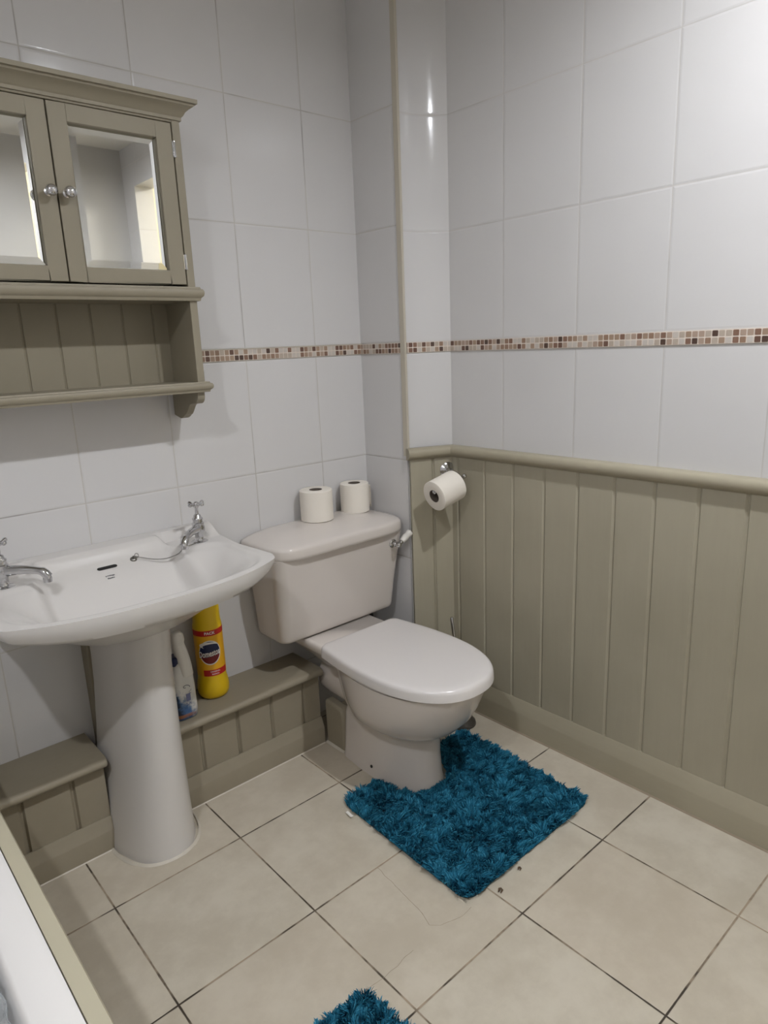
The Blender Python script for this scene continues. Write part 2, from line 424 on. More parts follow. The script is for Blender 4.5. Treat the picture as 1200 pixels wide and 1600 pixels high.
# small waste-pipe casing panel beside the toilet foot
e = empty('waste_pipe_casing', (0.775, -0.19, 0), 'small low sage painted casing wedged between the ledge and the toilet foot', 'pipe casing')
wc = MB()
prof = [(-0.1325, 0.0), (-0.226, 0.0), (-0.226, 0.122), (-0.222, 0.138), (-0.210, 0.147), (-0.1325, 0.153)]
wc.loft([[Vector((x, y, z)) for y, z in prof] for x in (0.764, 0.80)])
wc.build('panel', M_paint_shaded, e, bevel=0.009, segs=3, smooth=35)
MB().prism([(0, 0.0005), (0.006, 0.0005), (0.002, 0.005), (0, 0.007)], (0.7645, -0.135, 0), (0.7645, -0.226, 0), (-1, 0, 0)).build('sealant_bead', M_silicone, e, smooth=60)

# ------------------------------------------------------------------ mirrored wall cabinet
CX = 0.168; CH = 0.30; CXR = CX+CH; CXL = CX-CH; CF = -0.12; CB = WB-0.001
cab = empty('mirror_cabinet', (CX, 0, 1.08), 'sage painted wall cabinet with two mirrored doors and an open shelf below', 'cabinet')
c = MB()
for xa, xb in ((CXL, CXL+0.02), (CXR-0.02, CXR)):
    c.box((xa, CF, 1.165), (xb, CB, 1.785))
c.box((CXL+0.02, CF+0.004, 1.767), (CXR-0.02, CB, 1.785))
c.box((CXL+0.02, CF, 1.767), (CXR-0.02, CF+0.004, 1.785))
c.box((CXL+0.02, CF+0.024, 1.385), (CXR-0.02, CB, 1.40))
c.build('carcass', M_cab, cab, bevel=0.0015)
boarding((CXL+0.02, CB, 0), (CXR-0.02, CB, 0), (0, -1, 0), [0.044+0.0795*k for k in range(7)], 1.166, 1.768, 0.010, gw=0.0035, gd=0.003).build('back_panel', M_cab, cab)
# cornice: stepped cyma, mitred round three sides
cor = [(0.0, 1.772), (0.004, 1.772), (0.004, 1.779), (0.008, 1.783), (0.012, 1.790), (0.020, 1.797), (0.027, 1.801), (0.028, 1.805), (0.034, 1.806), (0.034, 1.815), (0.0, 1.815)]
k = MB(); k.sweep(cor, [(CXL, CB, 0), (CXL, CF, 0), (CXR, CF, 0), (CXR, CB, 0)], [(-1,0,0), (-1,-1,0), (1,-1,0), (1,0,0)])
k.box((CXL, CF, 1.80), (CXR, CB, 1.814)); k.build('cornice', M_cab, cab, smooth=30)
# mid ledge and lower shelf (ogee nosing on three sides)
def nosed(name, z0, z1, fr, sd):
    h = z1-z0
    pr = [(-0.004, z0), (sd*0.45, z0), (sd*0.55, z0+h*0.2), (sd*0.9, z0+h*0.34), (sd, z0+h*0.5), (sd, z0+h*0.66), (sd*0.85, z0+h*0.82), (sd*0.6, z0+h*0.86), (sd*0.5, z1), (-0.004, z1)]
    q = MB(); q.sweep(pr, [(CXL, CB, 0), (CXL, CF-fr, 0), (CXR, CF-fr, 0), (CXR, CB, 0)], [(-1,0,0), (-1,-1,0), (1,-1,0), (1,0,0)])
    q.box((CXL+0.001, CF-fr+0.001, z0+0.001), (CXR-0.001, CB, z1-0.001)); return q.build(name, M_cab, cab, smooth=35)
nosed('middle_ledge', 1.366, 1.399, 0.0, 0.015)
nosed('shelf', 1.142, 1.168, 0.004, 0.014)
# brackets
def bracket(x0, x1):
    pts = [(CB, 1.1425), (CB, 1.078)]
    for t in range(0, 7):
        a = t/6; pts.append((lerp(-0.006, -0.035, a), 1.070+0.010*a*a))
    for t in range(1, 9):
        a = t/8; pts.append((-0.035-0.040*a, 1.080+0.030*(a*a*(3-2*a))))
    pts += [(-0.090, 1.112)]
    for t in range(0, 9):
        a = -PI/2+PI/2*t/8; pts.append((-0.098+0.0-0.022*math.cos(a), 1.132+0.020*math.sin(a)))
    pts += [(-0.120, 1.1425)]
    return MB().loft([[Vector((x, y, z)) for y, z in pts] for x in (x0, x1)]).build('bracket', M_cab, cab, bevel=0.0015, smooth=35)
bracket(CXR-0.024, CXR-0.004); bracket(CXL+0.004, CXL+0.024)
# doors
def cabinet_door(x0, x1, knob_x, hinge_x):
    z0, z1 = 1.4045, 1.7650; yf, yb = CF, CF+0.020
    st = 0.0385
    mx0, mx1, mz0, mz1 = x0+st, x1-st, 1.4365, 1.7295
    d = MB()
    d.box((x0, yf, z0), (mx0, yb, z1)); d.box((mx1, yf, z0), (x1, yb, z1)); d.box((mx0, yf, mz1), (mx1, yb, z1)); d.box((mx0, yf, z0), (mx1, yb, mz0))
    do = d.build('door', M_cab, cab, bevel=0.0012)
    # bevelled mirror: flat middle, sloping border
    bw = 0.0165; ym = yf+0.0068; ye = yf+0.0095
    o = [(mx0, mz0), (mx1, mz0), (mx1, mz1), (mx0, mz1)]; i = [(mx0+bw, mz0+bw), (mx1-bw, mz0+bw), (mx1-bw, mz1-bw), (mx0+bw, mz1-bw)]
    m = MB(); vs = [Vector((x, ye, z)) for x, z in o]+[Vector((x, ym, z)) for x, z in i]+[Vector((x, ye+0.004, z)) for x, z in o]
    m.add(vs, [(0,1,5,4), (1,2,6,5), (2,3,7,6), (3,0,4,7), (4,5,6,7), (8,11,10,9), (0,8,9,1), (1,9,10,2), (2,10,11,3), (3,11,8,0)])
    mo_ = m.build('mirror', M_mirror, do); mo_['label'] = 'bevelled mirror glass'
    kb = MB(); kb.lathe([(0.009, 0), (0.0092, 0.002), (0.005, 0.004), (0.0045, 0.011), (0.007, 0.013), (0.0105, 0.017), (0.0122, 0.022), (0.0112, 0.0275), (0.008, 0.031), (0.004, 0.0325), (0.0005, 0.033)], (knob_x, yf, 1.5855), (0, -1, 0), 28)
    ko = kb.build('knob', M_chrome, do, smooth=60); ko['label'] = 'round chrome knob'
    for hz in (1.709, 1.457):
        h = MB(); h.box((hinge_x-0.004, yf-0.0012, hz-0.017), (hinge_x+0.004, yf+0.001, hz+0.017))
        h.lathe([(0.0022, -0.018), (0.0024, -0.0165), (0.0024, 0.0165), (0.0022, 0.018)], (hinge_x, yf-0.0022, hz), (0,0,1), 12)
        ho = h.build('hinge', M_chrome, do, smooth=40); ho['label'] = 'small metal hinge'
    return do
cabinet_door(CX+0.0016, CXR-0.0228, CX+0.0195, CXR-0.0205)
cabinet_door(CXL+0.0228, CX-0.0016, CX-0.0185, CXL+0.0205)

# ------------------------------------------------------------------ washbasin
BX = 0.178; BHW = 0.322; BY0 = WB-0.001; ZR = 0.74
basin = empty('washbasin', (BX, -0.2, 0), 'white pedestal washbasin under the cabinet with chrome taps', 'washbasin')
def b_front(u):   # front edge y for u in [-1,1]
    a = abs(u); return -0.352-0.086*(1-a**2.6)
def b_half(y):    # half width at depth y: tapering slightly, rounded front corners
    return BHW-0.012*smoothstep(-0.02, -0.2, y) + 0.012*smoothstep(-0.15, -0.33, y)
NU, NV = 96, 72
def plan(u, v):
    # u,v in [-1,1]x[0,1]; rounded front corners by pulling
    yf = b_front(u); y = lerp(BY0, yf, v)
    x = BX + u*b_half(y)
    # corner rounding
    cu = max(0, (abs(u)-0.93)/0.07); cv = max(0, (v-0.90)/0.10)
    if cu > 0 and cv > 0:
        L = math.sqrt(cu*cu+cv*cv); mxx = max(cu, cv)
        k_ = mxx/L if L > 0 else 1
        cu2, cv2 = cu*k_, cv*k_
        y = lerp(BY0, yf, 0.90+0.10*cv2); x = BX+math.copysign(0.93+0.07*cu2, u)*b_half(lerp(BY0, yf, v))
    return x, y
def sd_bowl(x, y):
    """distance inside the bowl outline (positive inside)"""
    dx = abs(x-BX)
    u = min(1, dx/BHW)
    d_front = (y-(b_front(u)+0.034))
    d_side = (BHW-0.040)-dx
    tapz = smoothstep(0.150, 0.190, dx)
    d_back = (lerp(-0.048, -0.112, tapz))-y
    k_ = 0.06
    def smin(a, b): 
        h = min(1, max(0, 0.5+0.5*(b-a)/k_)); return lerp(b, a, h)-k_*h*(1-h)
    return smin(smin(d_front, d_side), d_back)
def b_top(x, y):
    dx = abs(x-BX)
    z = ZR
    # raised back ledge; lower round recesses for the taps
    tz = smoothstep(0.150, 0.176, dx)*(1-smoothstep(0.285, 0.300, dx))
    up_c = smoothstep(-0.066, -0.026, y); up_t = smoothstep(-0.012, 0.001, y)
    edge = smoothstep(0.285, 0.30, dx)
    up_e = smoothstep(-0.06, 0.012, y)
    z += 0.028*(lerp(lerp(up_c, up_t, tz), up_e, edge))
    s = sd_bowl(x, y)
    z -= 0.006*smoothstep(-0.012, 0.004, s)
    z -= 0.135*smoothstep(-0.006, 0.20, s) if s > -0.004 else 0
    return z
def b_bot(u, v, x, y):
    r = max(abs(u), abs(2*v-1) if v > 0.5 else 0.0)
    e = min(1.0, math.sqrt(u*u*1.0+max(0, (v-0.35)/0.65)**2*1.0))
    e = min(1, e)
    ze = lerp(0.688, 0.706, abs(u)**3)
    z = ze - 0.118*(1-e**2.0)**1.15
    return z
top = []; bot = []
for j in range(NV+1):
    for i in range(NU+1):
        u = -1+2*i/NU; v = j/NV
        u = math.copysign(1-(1-abs(u))**1.15, u); v = 1-(1-v)**1.12
        x, y = plan(u, v); top.append(Vector((x, y, b_top(x, y))))
        # underside is drawn in a little from the rim
        ins = 0.016
        xb = BX+(x-BX)*(1-ins/BHW*abs(u)**2); yb_ = y if v < 0.02 else y+ins*v*v
        bot.append(Vector((xb, yb_, b_bot(u, v, x, y))))
n1 = NU+1
# round the rim: rings between top boundary and bottom boundary
def bidx():
    b = [j*n1 for j in range(0, NV+1)] + [NV*n1+i for i in range(1, NU+1)] + [j*n1+NU for j in range(NV-1, -1, -1)]
    return b
bd = bidx()
verts = list(top)+list(bot); faces = []; off = len(top)
for j in range(NV):
    for i in range(NU):
        a_ = j*n1+i; faces.append((a_, a_+n1, a_+n1+1, a_+1)); faces.append((off+a_, off+a_+1, off+a_+n1+1, off+a_+n1))
# extra skirt rings: top edge is rolled over
rings_idx = [bd]
cen = Vector((BX, -0.12, 0))
for t in range(1, 7):
    ids = []
    for b_ in bd:
        p = top[b_]; q_ = bot[b_]; a_ = t/7
        bulge = math.sin(a_*PI)*0.004
        o_ = Vector((p.x-cen.x, p.y-cen.y, 0)).normalized()
        if p.y > 0.02: o_.y = 0
        w = lerp(p, q_, a_)+o_*bulge; ids.append(len(verts)); verts.append(w)
    rings_idx.append(ids)
rings_idx.append([off+b_ for b_ in bd])
for r0, r1 in zip(rings_idx[:-1], rings_idx[1:]):
    for i in range(len(bd)-1): faces.append((r0[i], r0[i+1], r1[i+1], r1[i]))
b0 = rings_idx
# close the back
for r0, r1 in zip(rings_idx[:-1], rings_idx[1:]): pass
bm_ = mesh_obj('bowl', [v-basin.location for v in verts], faces, M_porc, basin); fix(bm_); autosmooth(bm_, 60)
# overflow slot (black oval set into the back slope) and maker's mark
def on_bowl(x, y, lift=0.0006):
    e_ = 0.003; z = b_top(x, y)
    nx = -(b_top(x+e_, y)-b_top(x-e_, y))/(2*e_); ny = -(b_top(x, y+e_)-b_top(x, y-e_))/(2*e_)
    n = Vector((nx, ny, 1)).normalized(); return Vector((x, y, z))+n*lift, n
sl = MB(); ctr = (0.176, -0.070)
ring0 = []; 
for k_ in range(40):
    a_ = 2*PI*k_/40; cx_, sy_ = math.cos(a_), math.sin(a_)
    px_ = ctr[0]+(0.0185 if cx_ > 0 else -0.0185)+0.0065*cx_; py_ = ctr[1]+0.0052*sy_
    ring0.append(on_bowl(px_, py_)[0])
mid = on_bowl(*ctr)[0]
sl.add(ring0+[mid], [(k_, (k_+1) % 40, 40) for k_ in range(40)])
o = sl.build('overflow_slot', M_black, basin); o['label'] = 'black overflow slot'
def decal(body, size, c, parent, mat, name, bold=0.0):
    vs, fs = text_mesh(body, size, 0.0, bold)
    w = [on_bowl(c[0]+v.x, c[1]+v.y*0.9, 0.0007)[0] for v in vs]
    return MB().add(w, fs).build(name, mat, parent)
m1, f1 = text_mesh('armitage', 0.0066, 0, 0.0001); m2, f2 = text_mesh('shanks', 0.0066, 0, 0.0001)
dm = MB(); c0 = (0.172, -0.094)
dm.add([on_bowl(c0[0]+v.x, c0[1]+v.y*0.75, 0.0007)[0] for v in m1], f1); dm.add([on_bowl(c0[0]+v.x, c0[1]-0.006+v.y*0.75, 0.0007)[0] for v in m2], f2)
dm.build('maker_mark', M_ink, basin)
wst = MB(); p_, n_ = on_bowl(BX, -0.24, 0.001); wst.lathe([(0.03, 0), (0.031, 0.002), (0.024, 0.003), (0.02, 0.0005)], p_, n_, 28); wst.build('waste_outlet', M_chrome, basin, smooth=50)
# pedestal
pr_ = []
def ped_ring(z, cx, hw, yfr, ybk):
    pts = []; n = 40
    yc = ybk-0.02
    for k_ in range(n+1):
        a_ = PI*k_/n
        ex = 2/2.35
        c_, s_ = math.cos(a_), math.sin(a_)
        pts.append(Vector((cx+hw*math.copysign(abs(c_)**ex, c_), yc-(yc-yfr)*abs(s_)**ex, z)))
    pts += [Vector((cx-hw, ybk, z)), Vector((cx+hw, ybk, z))]
    return pts
pd = MB()
PR = [(0.0, 0.177, 0.109, -0.280), (0.015, 0.177, 0.1075, -0.278), (0.10, 0.181, 0.101, -0.272), (0.20, 0.187, 0.092, -0.268), (0.30, 0.191, 0.085, -0.266), (0.42, 0.195, 0.079, -0.266),
      (0.50, 0.196, 0.077, -0.268), (0.55, 0.196, 0.078, -0.275), (0.62, 0.196, 0.081, -0.285)]
pd.loft([ped_ring(z, cx, hw, yf, -0.026) for z, cx, hw, yf in PR])
pd.build('pedestal', M_porc, basin, smooth=50)
sb = MB(); base = ped_ring(0, 0.177, 0.109, -0.280, -0.10)[:-2]; 
rad = []
for i, p in enumerate(base):
    w = 0.0045+0.003*noise.noise(Vector((i*0.7, 3.1, 0)))
    d_ = Vector((p.x-0.176, p.y+0.12, 0)).normalized()
    rad.append((p-d_*0.002, p+d_*max(0.002, w)))
vs = []; fs = []
for a_, b_ in rad: vs += [Vector((a_.x, a_.y, 0.006)), Vector((b_.x, b_.y, 0.0006)), Vector((a_.x, a_.y, 0.0005))]
for i in range(len(rad)-1):
    for q_ in range(3): r_ = (q_+1) % 3; fs.append((i*3+q_, (i+1)*3+q_, (i+1)*3+r_, i*3+r_))
o = sb.add(vs, fs).build('sealant_bead', M_silicone, basin, smooth=60); o['label'] = 'rough white sealant bead'

# taps
def tap(x, y, yaw, spin, label):
    z0 = ZR-0.0035
    e = empty('basin_tap', (x, y, z0), label, 'tap', None)
    b = MB(); b.lathe([(0.0245, 0), (0.0245, 0.002), (0.0215, 0.0045), (0.0135, 0.0055), (0.0115, 0.008), (0.011, 0.022), (0.0135, 0.027), (0.017, 0.034), (0.0175, 0.043), (0.0155, 0.050), (0.0165, 0.052), (0.0165, 0.055),
                       (0.0135, 0.057), (0.0130, 0.064), (0.0145, 0.065), (0.0145, 0.068), (0.011, 0.071), (0.0095, 0.077), (0.006, 0.080)], (x, y, z0), (0,0,1), 32)
    b.build('body', M_chrome, e, smooth=50)
    sp = MB(); pts = []; rs = []
    for t in range(0, 17):
        a_ = t/16; L = 0.012+0.093*a_
        h = 0.041-0.006*a_ + 0.004*math.sin(a_*PI)
        if a_ > 0.86: h -= 0.012*((a_-0.86)/0.14)**1.5
        pts.append((x+math.cos(yaw)*L, y+math.sin(yaw)*L, z0+h)); rs.append(lerp(0.0125, 0.0085, min(1, a_*1.4))+ (0.002*smoothstep(0.78, 0.92, a_)))
    sp.tube(pts, rs, 16); ex, ey, ez = pts[-1]
    sp.lathe([(0.0095, -0.012), (0.0100, -0.003), (0.0085, 0.004), (0.004, 0.007)], (ex-math.cos(yaw)*0.003, ey-math.sin(yaw)*0.003, ez+0.001), (0,0,1), 18)
    sp.build('spout', M_chrome, e, smooth=50)
    h = MB(); h.lathe([(0.0048, 0.078), (0.0048, 0.096), (0.0062, 0.098), (0.0078, 0.101), (0.0082, 0.106), (0.007, 0.111), (0.0035, 0.114)], (x, y, z0), (0,0,1), 20)
    for q_ in range(4):
        a_ = spin+q_*PI/2; d_ = Vector((math.cos(a_), math.sin(a_), 0)); c_ = Vector((x, y, z0+0.106))
        h.tube([c_+d_*0.005, c_+d_*0.012, c_+d_*0.017+Vector((0,0,0.0008)), c_+d_*0.0225+Vector((0,0,0.0022)), c_+d_*0.0255+Vector((0,0,0.003)), c_+d_*0.0270+Vector((0,0,0.0033))], [0.0040, 0.0032, 0.0038, 0.0056, 0.0048, 0.0015], 12)
    h.build('cross_handle', M_chrome, e, smooth=50)
    return e
tap(0.430, -0.070, math.radians(222), math.radians(20), 'chrome pillar tap with crosshead at the basin end beside the toilet')
tap(-0.056, -0.070, math.radians(-42), math.radians(30), 'chrome pillar tap with crosshead cut off by the left photo edge')

# plug chain: from the right tap foot, drooping along the bowl's back slope to its stay
e = empty('plug_chain', (0.30, -0.09, ZR), 'thin metal plug chain hanging from the right tap to a stay in the basin', 'chain')
P0 = Vector((0.408, -0.088, ZR+0.001)); P3 = on_bowl(0.250, -0.062, 0.006)[0]
pts = []
for t in range(0, 61):
    a_ = t/60
    x = lerp(P0.x, P3.x, a_); y = lerp(P0.y, P3.y, a_)-0.030*math.sin(a_*PI)**1.2
    zline = lerp(P0.z+0.001, P3.z, a_)-0.012*math.sin(a_*PI)+0.003*math.sin(a_*2.2*PI)
    z = max(zline, b_top(x, y)+0.0018); pts.append(Vector((x, y, z)))
ch = MB(); ch.tube(pts, 0.0007, 6)
for p in pts: ch.sphere(p, 0.0015, 8)
ch.build('links', M_oldchrome, e, smooth=60)
rg = MB()
def ring_at(m, c_, nrm, R, r):
    n = Vector(nrm).normalized(); u = n.orthogonal().normalized(); w = n.cross(u)
    m.tube([Vector(c_)+u*R*math.cos(2*PI*k_/20)+w*R*math.sin(2*PI*k_/20) for k_ in range(21)], r, 8)
ring_at(rg, P0+Vector((0.003, 0.001, 0.002)), (0.2, 0.3, 1), 0.006, 0.0009); rg.build('end_ring', M_oldchrome, e, smooth=60); rg = MB(); ring_at(rg, P3+Vector((0.004, -0.002, 0.004)), (0.3, -1, 0.4), 0.0055, 0.0009)
rg.build('end_ring', M_oldchrome, e, smooth=60)
p_, n_ = on_bowl(0.246, -0.064, 0.0); stm = MB(); stm.lathe([(0.0085, 0), (0.0085, 0.0025), (0.0065, 0.005), (0.003, 0.006)], p_, n_, 20); ring_at(stm, p_+n_*0.007, (1, 0.2, 0), 0.004, 0.0012)
stm.build('chain_stay', M_oldchrome, e, smooth=50)

# ------------------------------------------------------------------ toilet
TX = 0.846
wc_ = empty('toilet', (TX, -0.3, 0), 'white close-coupled toilet with its lid closed standing on the blue rug', 'toilet')
def d_ring(z, hw, yfr, ybk, hb=None, n=72, cx=TX, ymax=None, rc=0.035, pw=2.15):
    """D outline: straight back with rounded corners, widening to hw, elliptical front; constant vertex count"""
    hb = hw*0.86 if hb is None else hb; ym = ybk-(ybk-yfr)*0.44 if ymax is None else ymax
    half = []
    N1, N2, N3 = 8, 10, 18
    half.append((0.0, ybk)); half.append((hb*0.4, ybk))
    for k_ in range(N1+1):
        a_ = PI/2-PI/2*k_/N1; half.append((hb-rc+rc*math.cos(a_), ybk-rc+rc*math.sin(a_)))
    for k_ in range(1, N2+1):
        t = k_/N2; half.append((hb+(hw-hb)*math.sin(t*PI/2), lerp(ybk-rc, ym, t)))
    for k_ in range(1, N3+1):
        a_ = PI/2*k_/N3; half.append((hw*math.cos(a_)**(2/pw), ym-(ym-yfr)*math.sin(a_)**(2/pw)))
    half[-1] = (0.0, yfr)
    pts = [Vector((cx+x, y, z)) for x, y in half]+[Vector((cx-x, y, z)) for x, y in reversed(half[1:-1])]
    return pts
pan = MB()
LV = [ # z, hw, front, back, hb, cx
    (0.000, 0.096, -0.556, -0.215, 0.088, 0.842), (0.012, 0.095, -0.555, -0.215, 0.087, 0.842), (0.03, 0.091, -0.551, -0.215, 0.084, 0.842), (0.10, 0.088, -0.546, -0.218, 0.08, 0.842), (0.150, 0.088, -0.546, -0.222, 0.08, 0.843),
    (0.168, 0.092, -0.551, -0.228, 0.081, 0.844), (0.180, 0.118, -0.580, -0.235, 0.086, 0.846), (0.200, 0.141, -0.608, -0.238, 0.098, 0.848), (0.235, 0.158, -0.640, -0.238, 0.108, 0.849), (0.280, 0.167, -0.666, -0.236, 0.117, 0.849), (0.325, 0.1695, -0.684, -0.234, 0.124, 0.849), (0.343, 0.1690, -0.686, -0.234, 0.124, 0.849)]
pan.loft([d_ring(z, hw, yf, yb, hb, cx=cx) for z, hw, yf, yb, hb, cx in LV])
pan.build('pan', M_porc_t, wc_, smooth=70)
# horizontal outlet neck + rear shelf carrying the cistern
ot = MB()
ot.tube([(TX, -0.36, 0.235), (TX, -0.30, 0.232), (TX, -0.25, 0.226), (TX, -0.20, 0.220), (TX, -0.15, 0.216), (TX, -0.095, 0.214)], [0.060, 0.078, 0.080, 0.078, 0.074, 0.070], 40)
ot.build('outlet_neck', M_porc_t, wc_, smooth=60)
sh = MB()
def shelf_ring(z, hx, y0, y1, r=0.02): return [Vector((TX+px, py, z)) for px, py in rrect(hx, (y1-y0)/2, r, 5, (0, (y0+y1)/2))]
sh.loft([shelf_ring(0.285, 0.085, -0.27, -0.14, 0.02), shelf_ring(0.315, 0.108, -0.28, -0.10, 0.02), shelf_ring(0.338, 0.125, -0.285, -0.045, 0.02), shelf_ring(0.350, 0.134, -0.288, 0.005, 0.02), shelf_ring(0.366, 0.134, -0.288, 0.01, 0.02), shelf_ring(0.372, 0.129, -0.284, 0.006, 0.02)])
sh.build('cistern_shelf', M_porc_t, wc_, smooth=50)
# seat + lid
st_ = MB(); st_.loft([d_ring(z, hw, yf, -0.250, hw*0.86, rc=0.02) for z, hw, yf in ((0.343, 0.160, -0.674), (0.345, 0.164, -0.678), (0.358, 0.164, -0.678), (0.360, 0.161, -0.675))])
st_.build('seat', M_seat, wc_, smooth=50)
ld = MB()
LR = [(0.352, 0.1735, -0.694), (0.3535, 0.1752, -0.696), (0.374, 0.1742, -0.695), (0.380, 0.1722, -0.692), (0.3835, 0.169, -0.688), (0.3852, 0.164, -0.682), (0.3860, 0.150, -0.664), (0.3866, 0.10, -0.60), (0.387, 0.05, -0.52)]
rr_ = []
for i, (z, hw, yf) in enumerate(LR):
    ins = 0.1752-hw; rr_.append(d_ring(z, hw, yf-0.010, -0.212-ins*0.8, 0.157-ins, rc=max(0.008, 0.030-ins*0.3), pw=2.3, ymax=-0.44 if hw > 0.09 else -0.42, cx=TX+0.005))
ld.loft(rr_); ld.build('lid', M_seat, wc_, smooth=50)
# cistern
cs = MB(); CXc = 0.856
def cring(z, hw, yf, yb=0.027, r=0.035, cx=CXc):
    return [Vector((cx+px, py, z)) for px, py in rrect(hw, (yb-yf)/2, min(r, (yb-yf)/2-0.001), 7, (0, (yf+yb)/2))]
cs.loft([cring(0.376, 0.206, -0.112, 0.02, 0.02), cring(0.3765, 0.216, -0.124, 0.024, 0.028), cring(0.379, 0.2215, -0.130, 0.025, 0.03), cring(0.385, 0.2250, -0.1335, 0.026, 0.03), cring(0.397, 0.2265, -0.135, 0.027, 0.03), cring(0.48, 0.234, -0.146), cring(0.56, 0.241, -0.158), cring(0.652, 0.250, -0.173)])
cs.build('cistern', M_porc_t, wc_, smooth=50)
def lring(z, hw, yf, yb=0.0275, cx=CXc+0.001):
    pts = []; n = 28
    r1 = 0.05
    # front: superellipse bow
    for k_ in range(2*n+1):
        a_ = PI*k_/(2*n); c_, s_ = math.cos(a_), math.sin(a_)
        pts.append(Vector((cx+hw*math.copysign(abs(c_)**(2/8.0), c_), -0.03-(-0.03-yf)*abs(s_)**(2/3.8), z)))
    pts += [Vector((cx-hw, yb-0.02, z)), Vector((cx-hw+0.006, yb-0.004, z)), Vector((cx-hw+0.02, yb, z)), Vector((cx+hw-0.02, yb, z)), Vector((cx+hw-0.006, yb-0.004, z)), Vector((cx+hw, yb-0.02, z))]
    return pts
cl = MB(); cl.loft([lring(0.650, 0.240, -0.162), lring(0.648, 0.252, -0.183), lring(0.651, 0.2575, -0.1895), lring(0.660, 0.259, -0.191), lring(0.677, 0.259, -0.191), lring(0.6835, 0.2575, -0.189), lring(0.6875, 0.2535, -0.184, 0.0265), lring(0.690, 0.247, -0.176, 0.0265), lring(0.6945, 0.230, -0.152, 0.0265), lring(0.700, 0.205, -0.125, 0.026), lring(0.706, 0.16, -0.09, 0.02), lring(0.7085, 0.10, -0.06, 0.01)])
cl.build('cistern_lid', M_porc_t, wc_, smooth=60)
# flush lever
lv = MB(); L0 = Vector((1.052, -0.1645, 0.612)); ax = Vector((0, -1, 0))
lv.lathe([(0.0145, 0), (0.0148, 0.003), (0.011, 0.0055), (0.0065, 0.007), (0.006, 0.014), (0.0085, 0.016), (0.0085, 0.019), (0.006, 0.021), (0.006, 0.026)], L0, ax, 24)
bc = L0+ax*0.031; lv.sphere(bc, 0.0105, 20)
hd = Vector((0.86, 0.10, 0.42)).normalized()
lv.lathe([(0.005, 0.008), (0.0075, 0.012), (0.0075, 0.016), (0.005, 0.018)], bc, hd, 18)
lvo = lv.build('flush_lever', M_chrome, wc_, smooth=50); lvo['label'] = 'chrome flush lever'
hl = MB(); hl.lathe([(0.0080, 0.017), (0.0088, 0.020), (0.0108, 0.032), (0.0112, 0.040), (0.0098, 0.048), (0.0102, 0.054), (0.0120, 0.059), (0.0116, 0.064), (0.007, 0.067)], bc, hd, 20)
ho = hl.build('lever_handle', M_wplastic, lvo, smooth=60); ho['label'] = 'white ceramic lever handle'
sp = MB(); sp.tube([(1.035, -0.06, 0.40), (1.035, -0.06, 0.33), (1.04, -0.055, 0.2), (1.04, -0.055, 0.0)], 0.008, 12); o = sp.build('supply_pipe', M_dark, wc_, smooth=60); o['label'] = 'dark supply pipe'
sc = MB(); sc.lathe([(0.0045, 0), (0.0045, 0.0022), (0.003, 0.0026)], (0.7508, -0.372, 0.030), (-1, 0, 0.1), 16); o = sc.build('screw_hole', M_black, wc_, smooth=50)

# ------------------------------------------------------------------ toilet rolls
def roll(loc, label, R=0.051, H=0.098, tail=False, holder=False):
    e = empty('toilet_roll', loc, label, 'toilet roll', 'toilet rolls')
    L = Vector(loc); r = 0.0205
    m = MB(); m.lathe([(r, 0.0008), (R-0.003, 0.0), (R, 0.002), (R, H-0.002), (R-0.003, H), (r, H-0.0008)], L, (0,0,1), 48, False, False)
    m.build('paper', M_paper, e, smooth=40)
    q = MB(); q.lathe([(r, 0.0005), (r, H-0.0005), (r-0.0012, H-0.0005), (r-0.0012, 0.0005), (r, 0.0005)], L, (0,0,1), 32, False, False)
    o = q.build('core_tube', M_card, e, smooth=40); o['label'] = 'grey cardboard core'
    if tail:
        t = MB(); pts = []
        for k_ in range(13):
            a_ = k_/12
            ang = lerp(0.35, -0.30, a_)
            pts.append((L.x+(R+0.0012+0.024*math.sin(a_*PI/2)**2)*math.cos(ang)-0.0, L.y+0.012+(R+0.0012)*math.sin(ang)-0.0))
        ring = []
        for z in (0.001, 0.02, 0.05, 0.072, 0.078):
            k2 = 1.0 if z < 0.07 else 0.985
            ring.append([Vector((L.x+(px-L.x)*k2, L.y+(py-L.y)*k2, L.z+z)) for px, py in pts])
        fs = MB()
        fs.loft(ring, False, False, closed=False); o = fs.build('loose_sheet', M_paper, e, smooth=70)
        sm = o.modifiers.new('thick', 'SOLIDIFY'); sm.thickness = 0.0006
    return e
roll((0.858, -0.028, 0.7085), 'upright white toilet roll on the cistern lid, nearer the basin', 0.052, 0.098)
roll((1.018, -0.024, 0.7055), 'upright white toilet roll with loose sheet, at the corner end of the cistern lid', 0.0475, 0.096, True)

# holder on the diagonal boxing, roll on its arm
RCc = Vector((1.150, -0.312, 0.790))              # roll centre
axd = Vector((-0.968, 0.06, -0.235)).normalized()  # towards the free end
hold = empty('roll_holder', (1.20, -0.24, 0.83), 'chrome toilet roll holder fixed on the panelling near the corner', 'roll holder')
base_p = NC+dv*((1.240-NC.x)/dv.x)+dn*PT; base_p.z = 0.836
ro = MB(); ro.lathe([(0.026, 0), (0.0265, 0.002), (0.023, 0.005), (0.019, 0.0065), (0.016, 0.010), (0.010, 0.013), (0.0075, 0.018), (0.0075, 0.040)], base_p, dn, 32)
ro.build('rose', M_chrome, hold, smooth=50)
armc = RCc+Vector((0, 0, 0.0125))
kn = armc-axd*0.090
am = MB(); tip = base_p+dn*0.040
am.tube([tip-dn*0.006, tip, lerp(tip, kn+axd*0.012, 0.6), kn+axd*0.02, armc, armc+axd*0.040], [0.0072, 0.0072, 0.0068, 0.0068, 0.0068, 0.0068], 14)
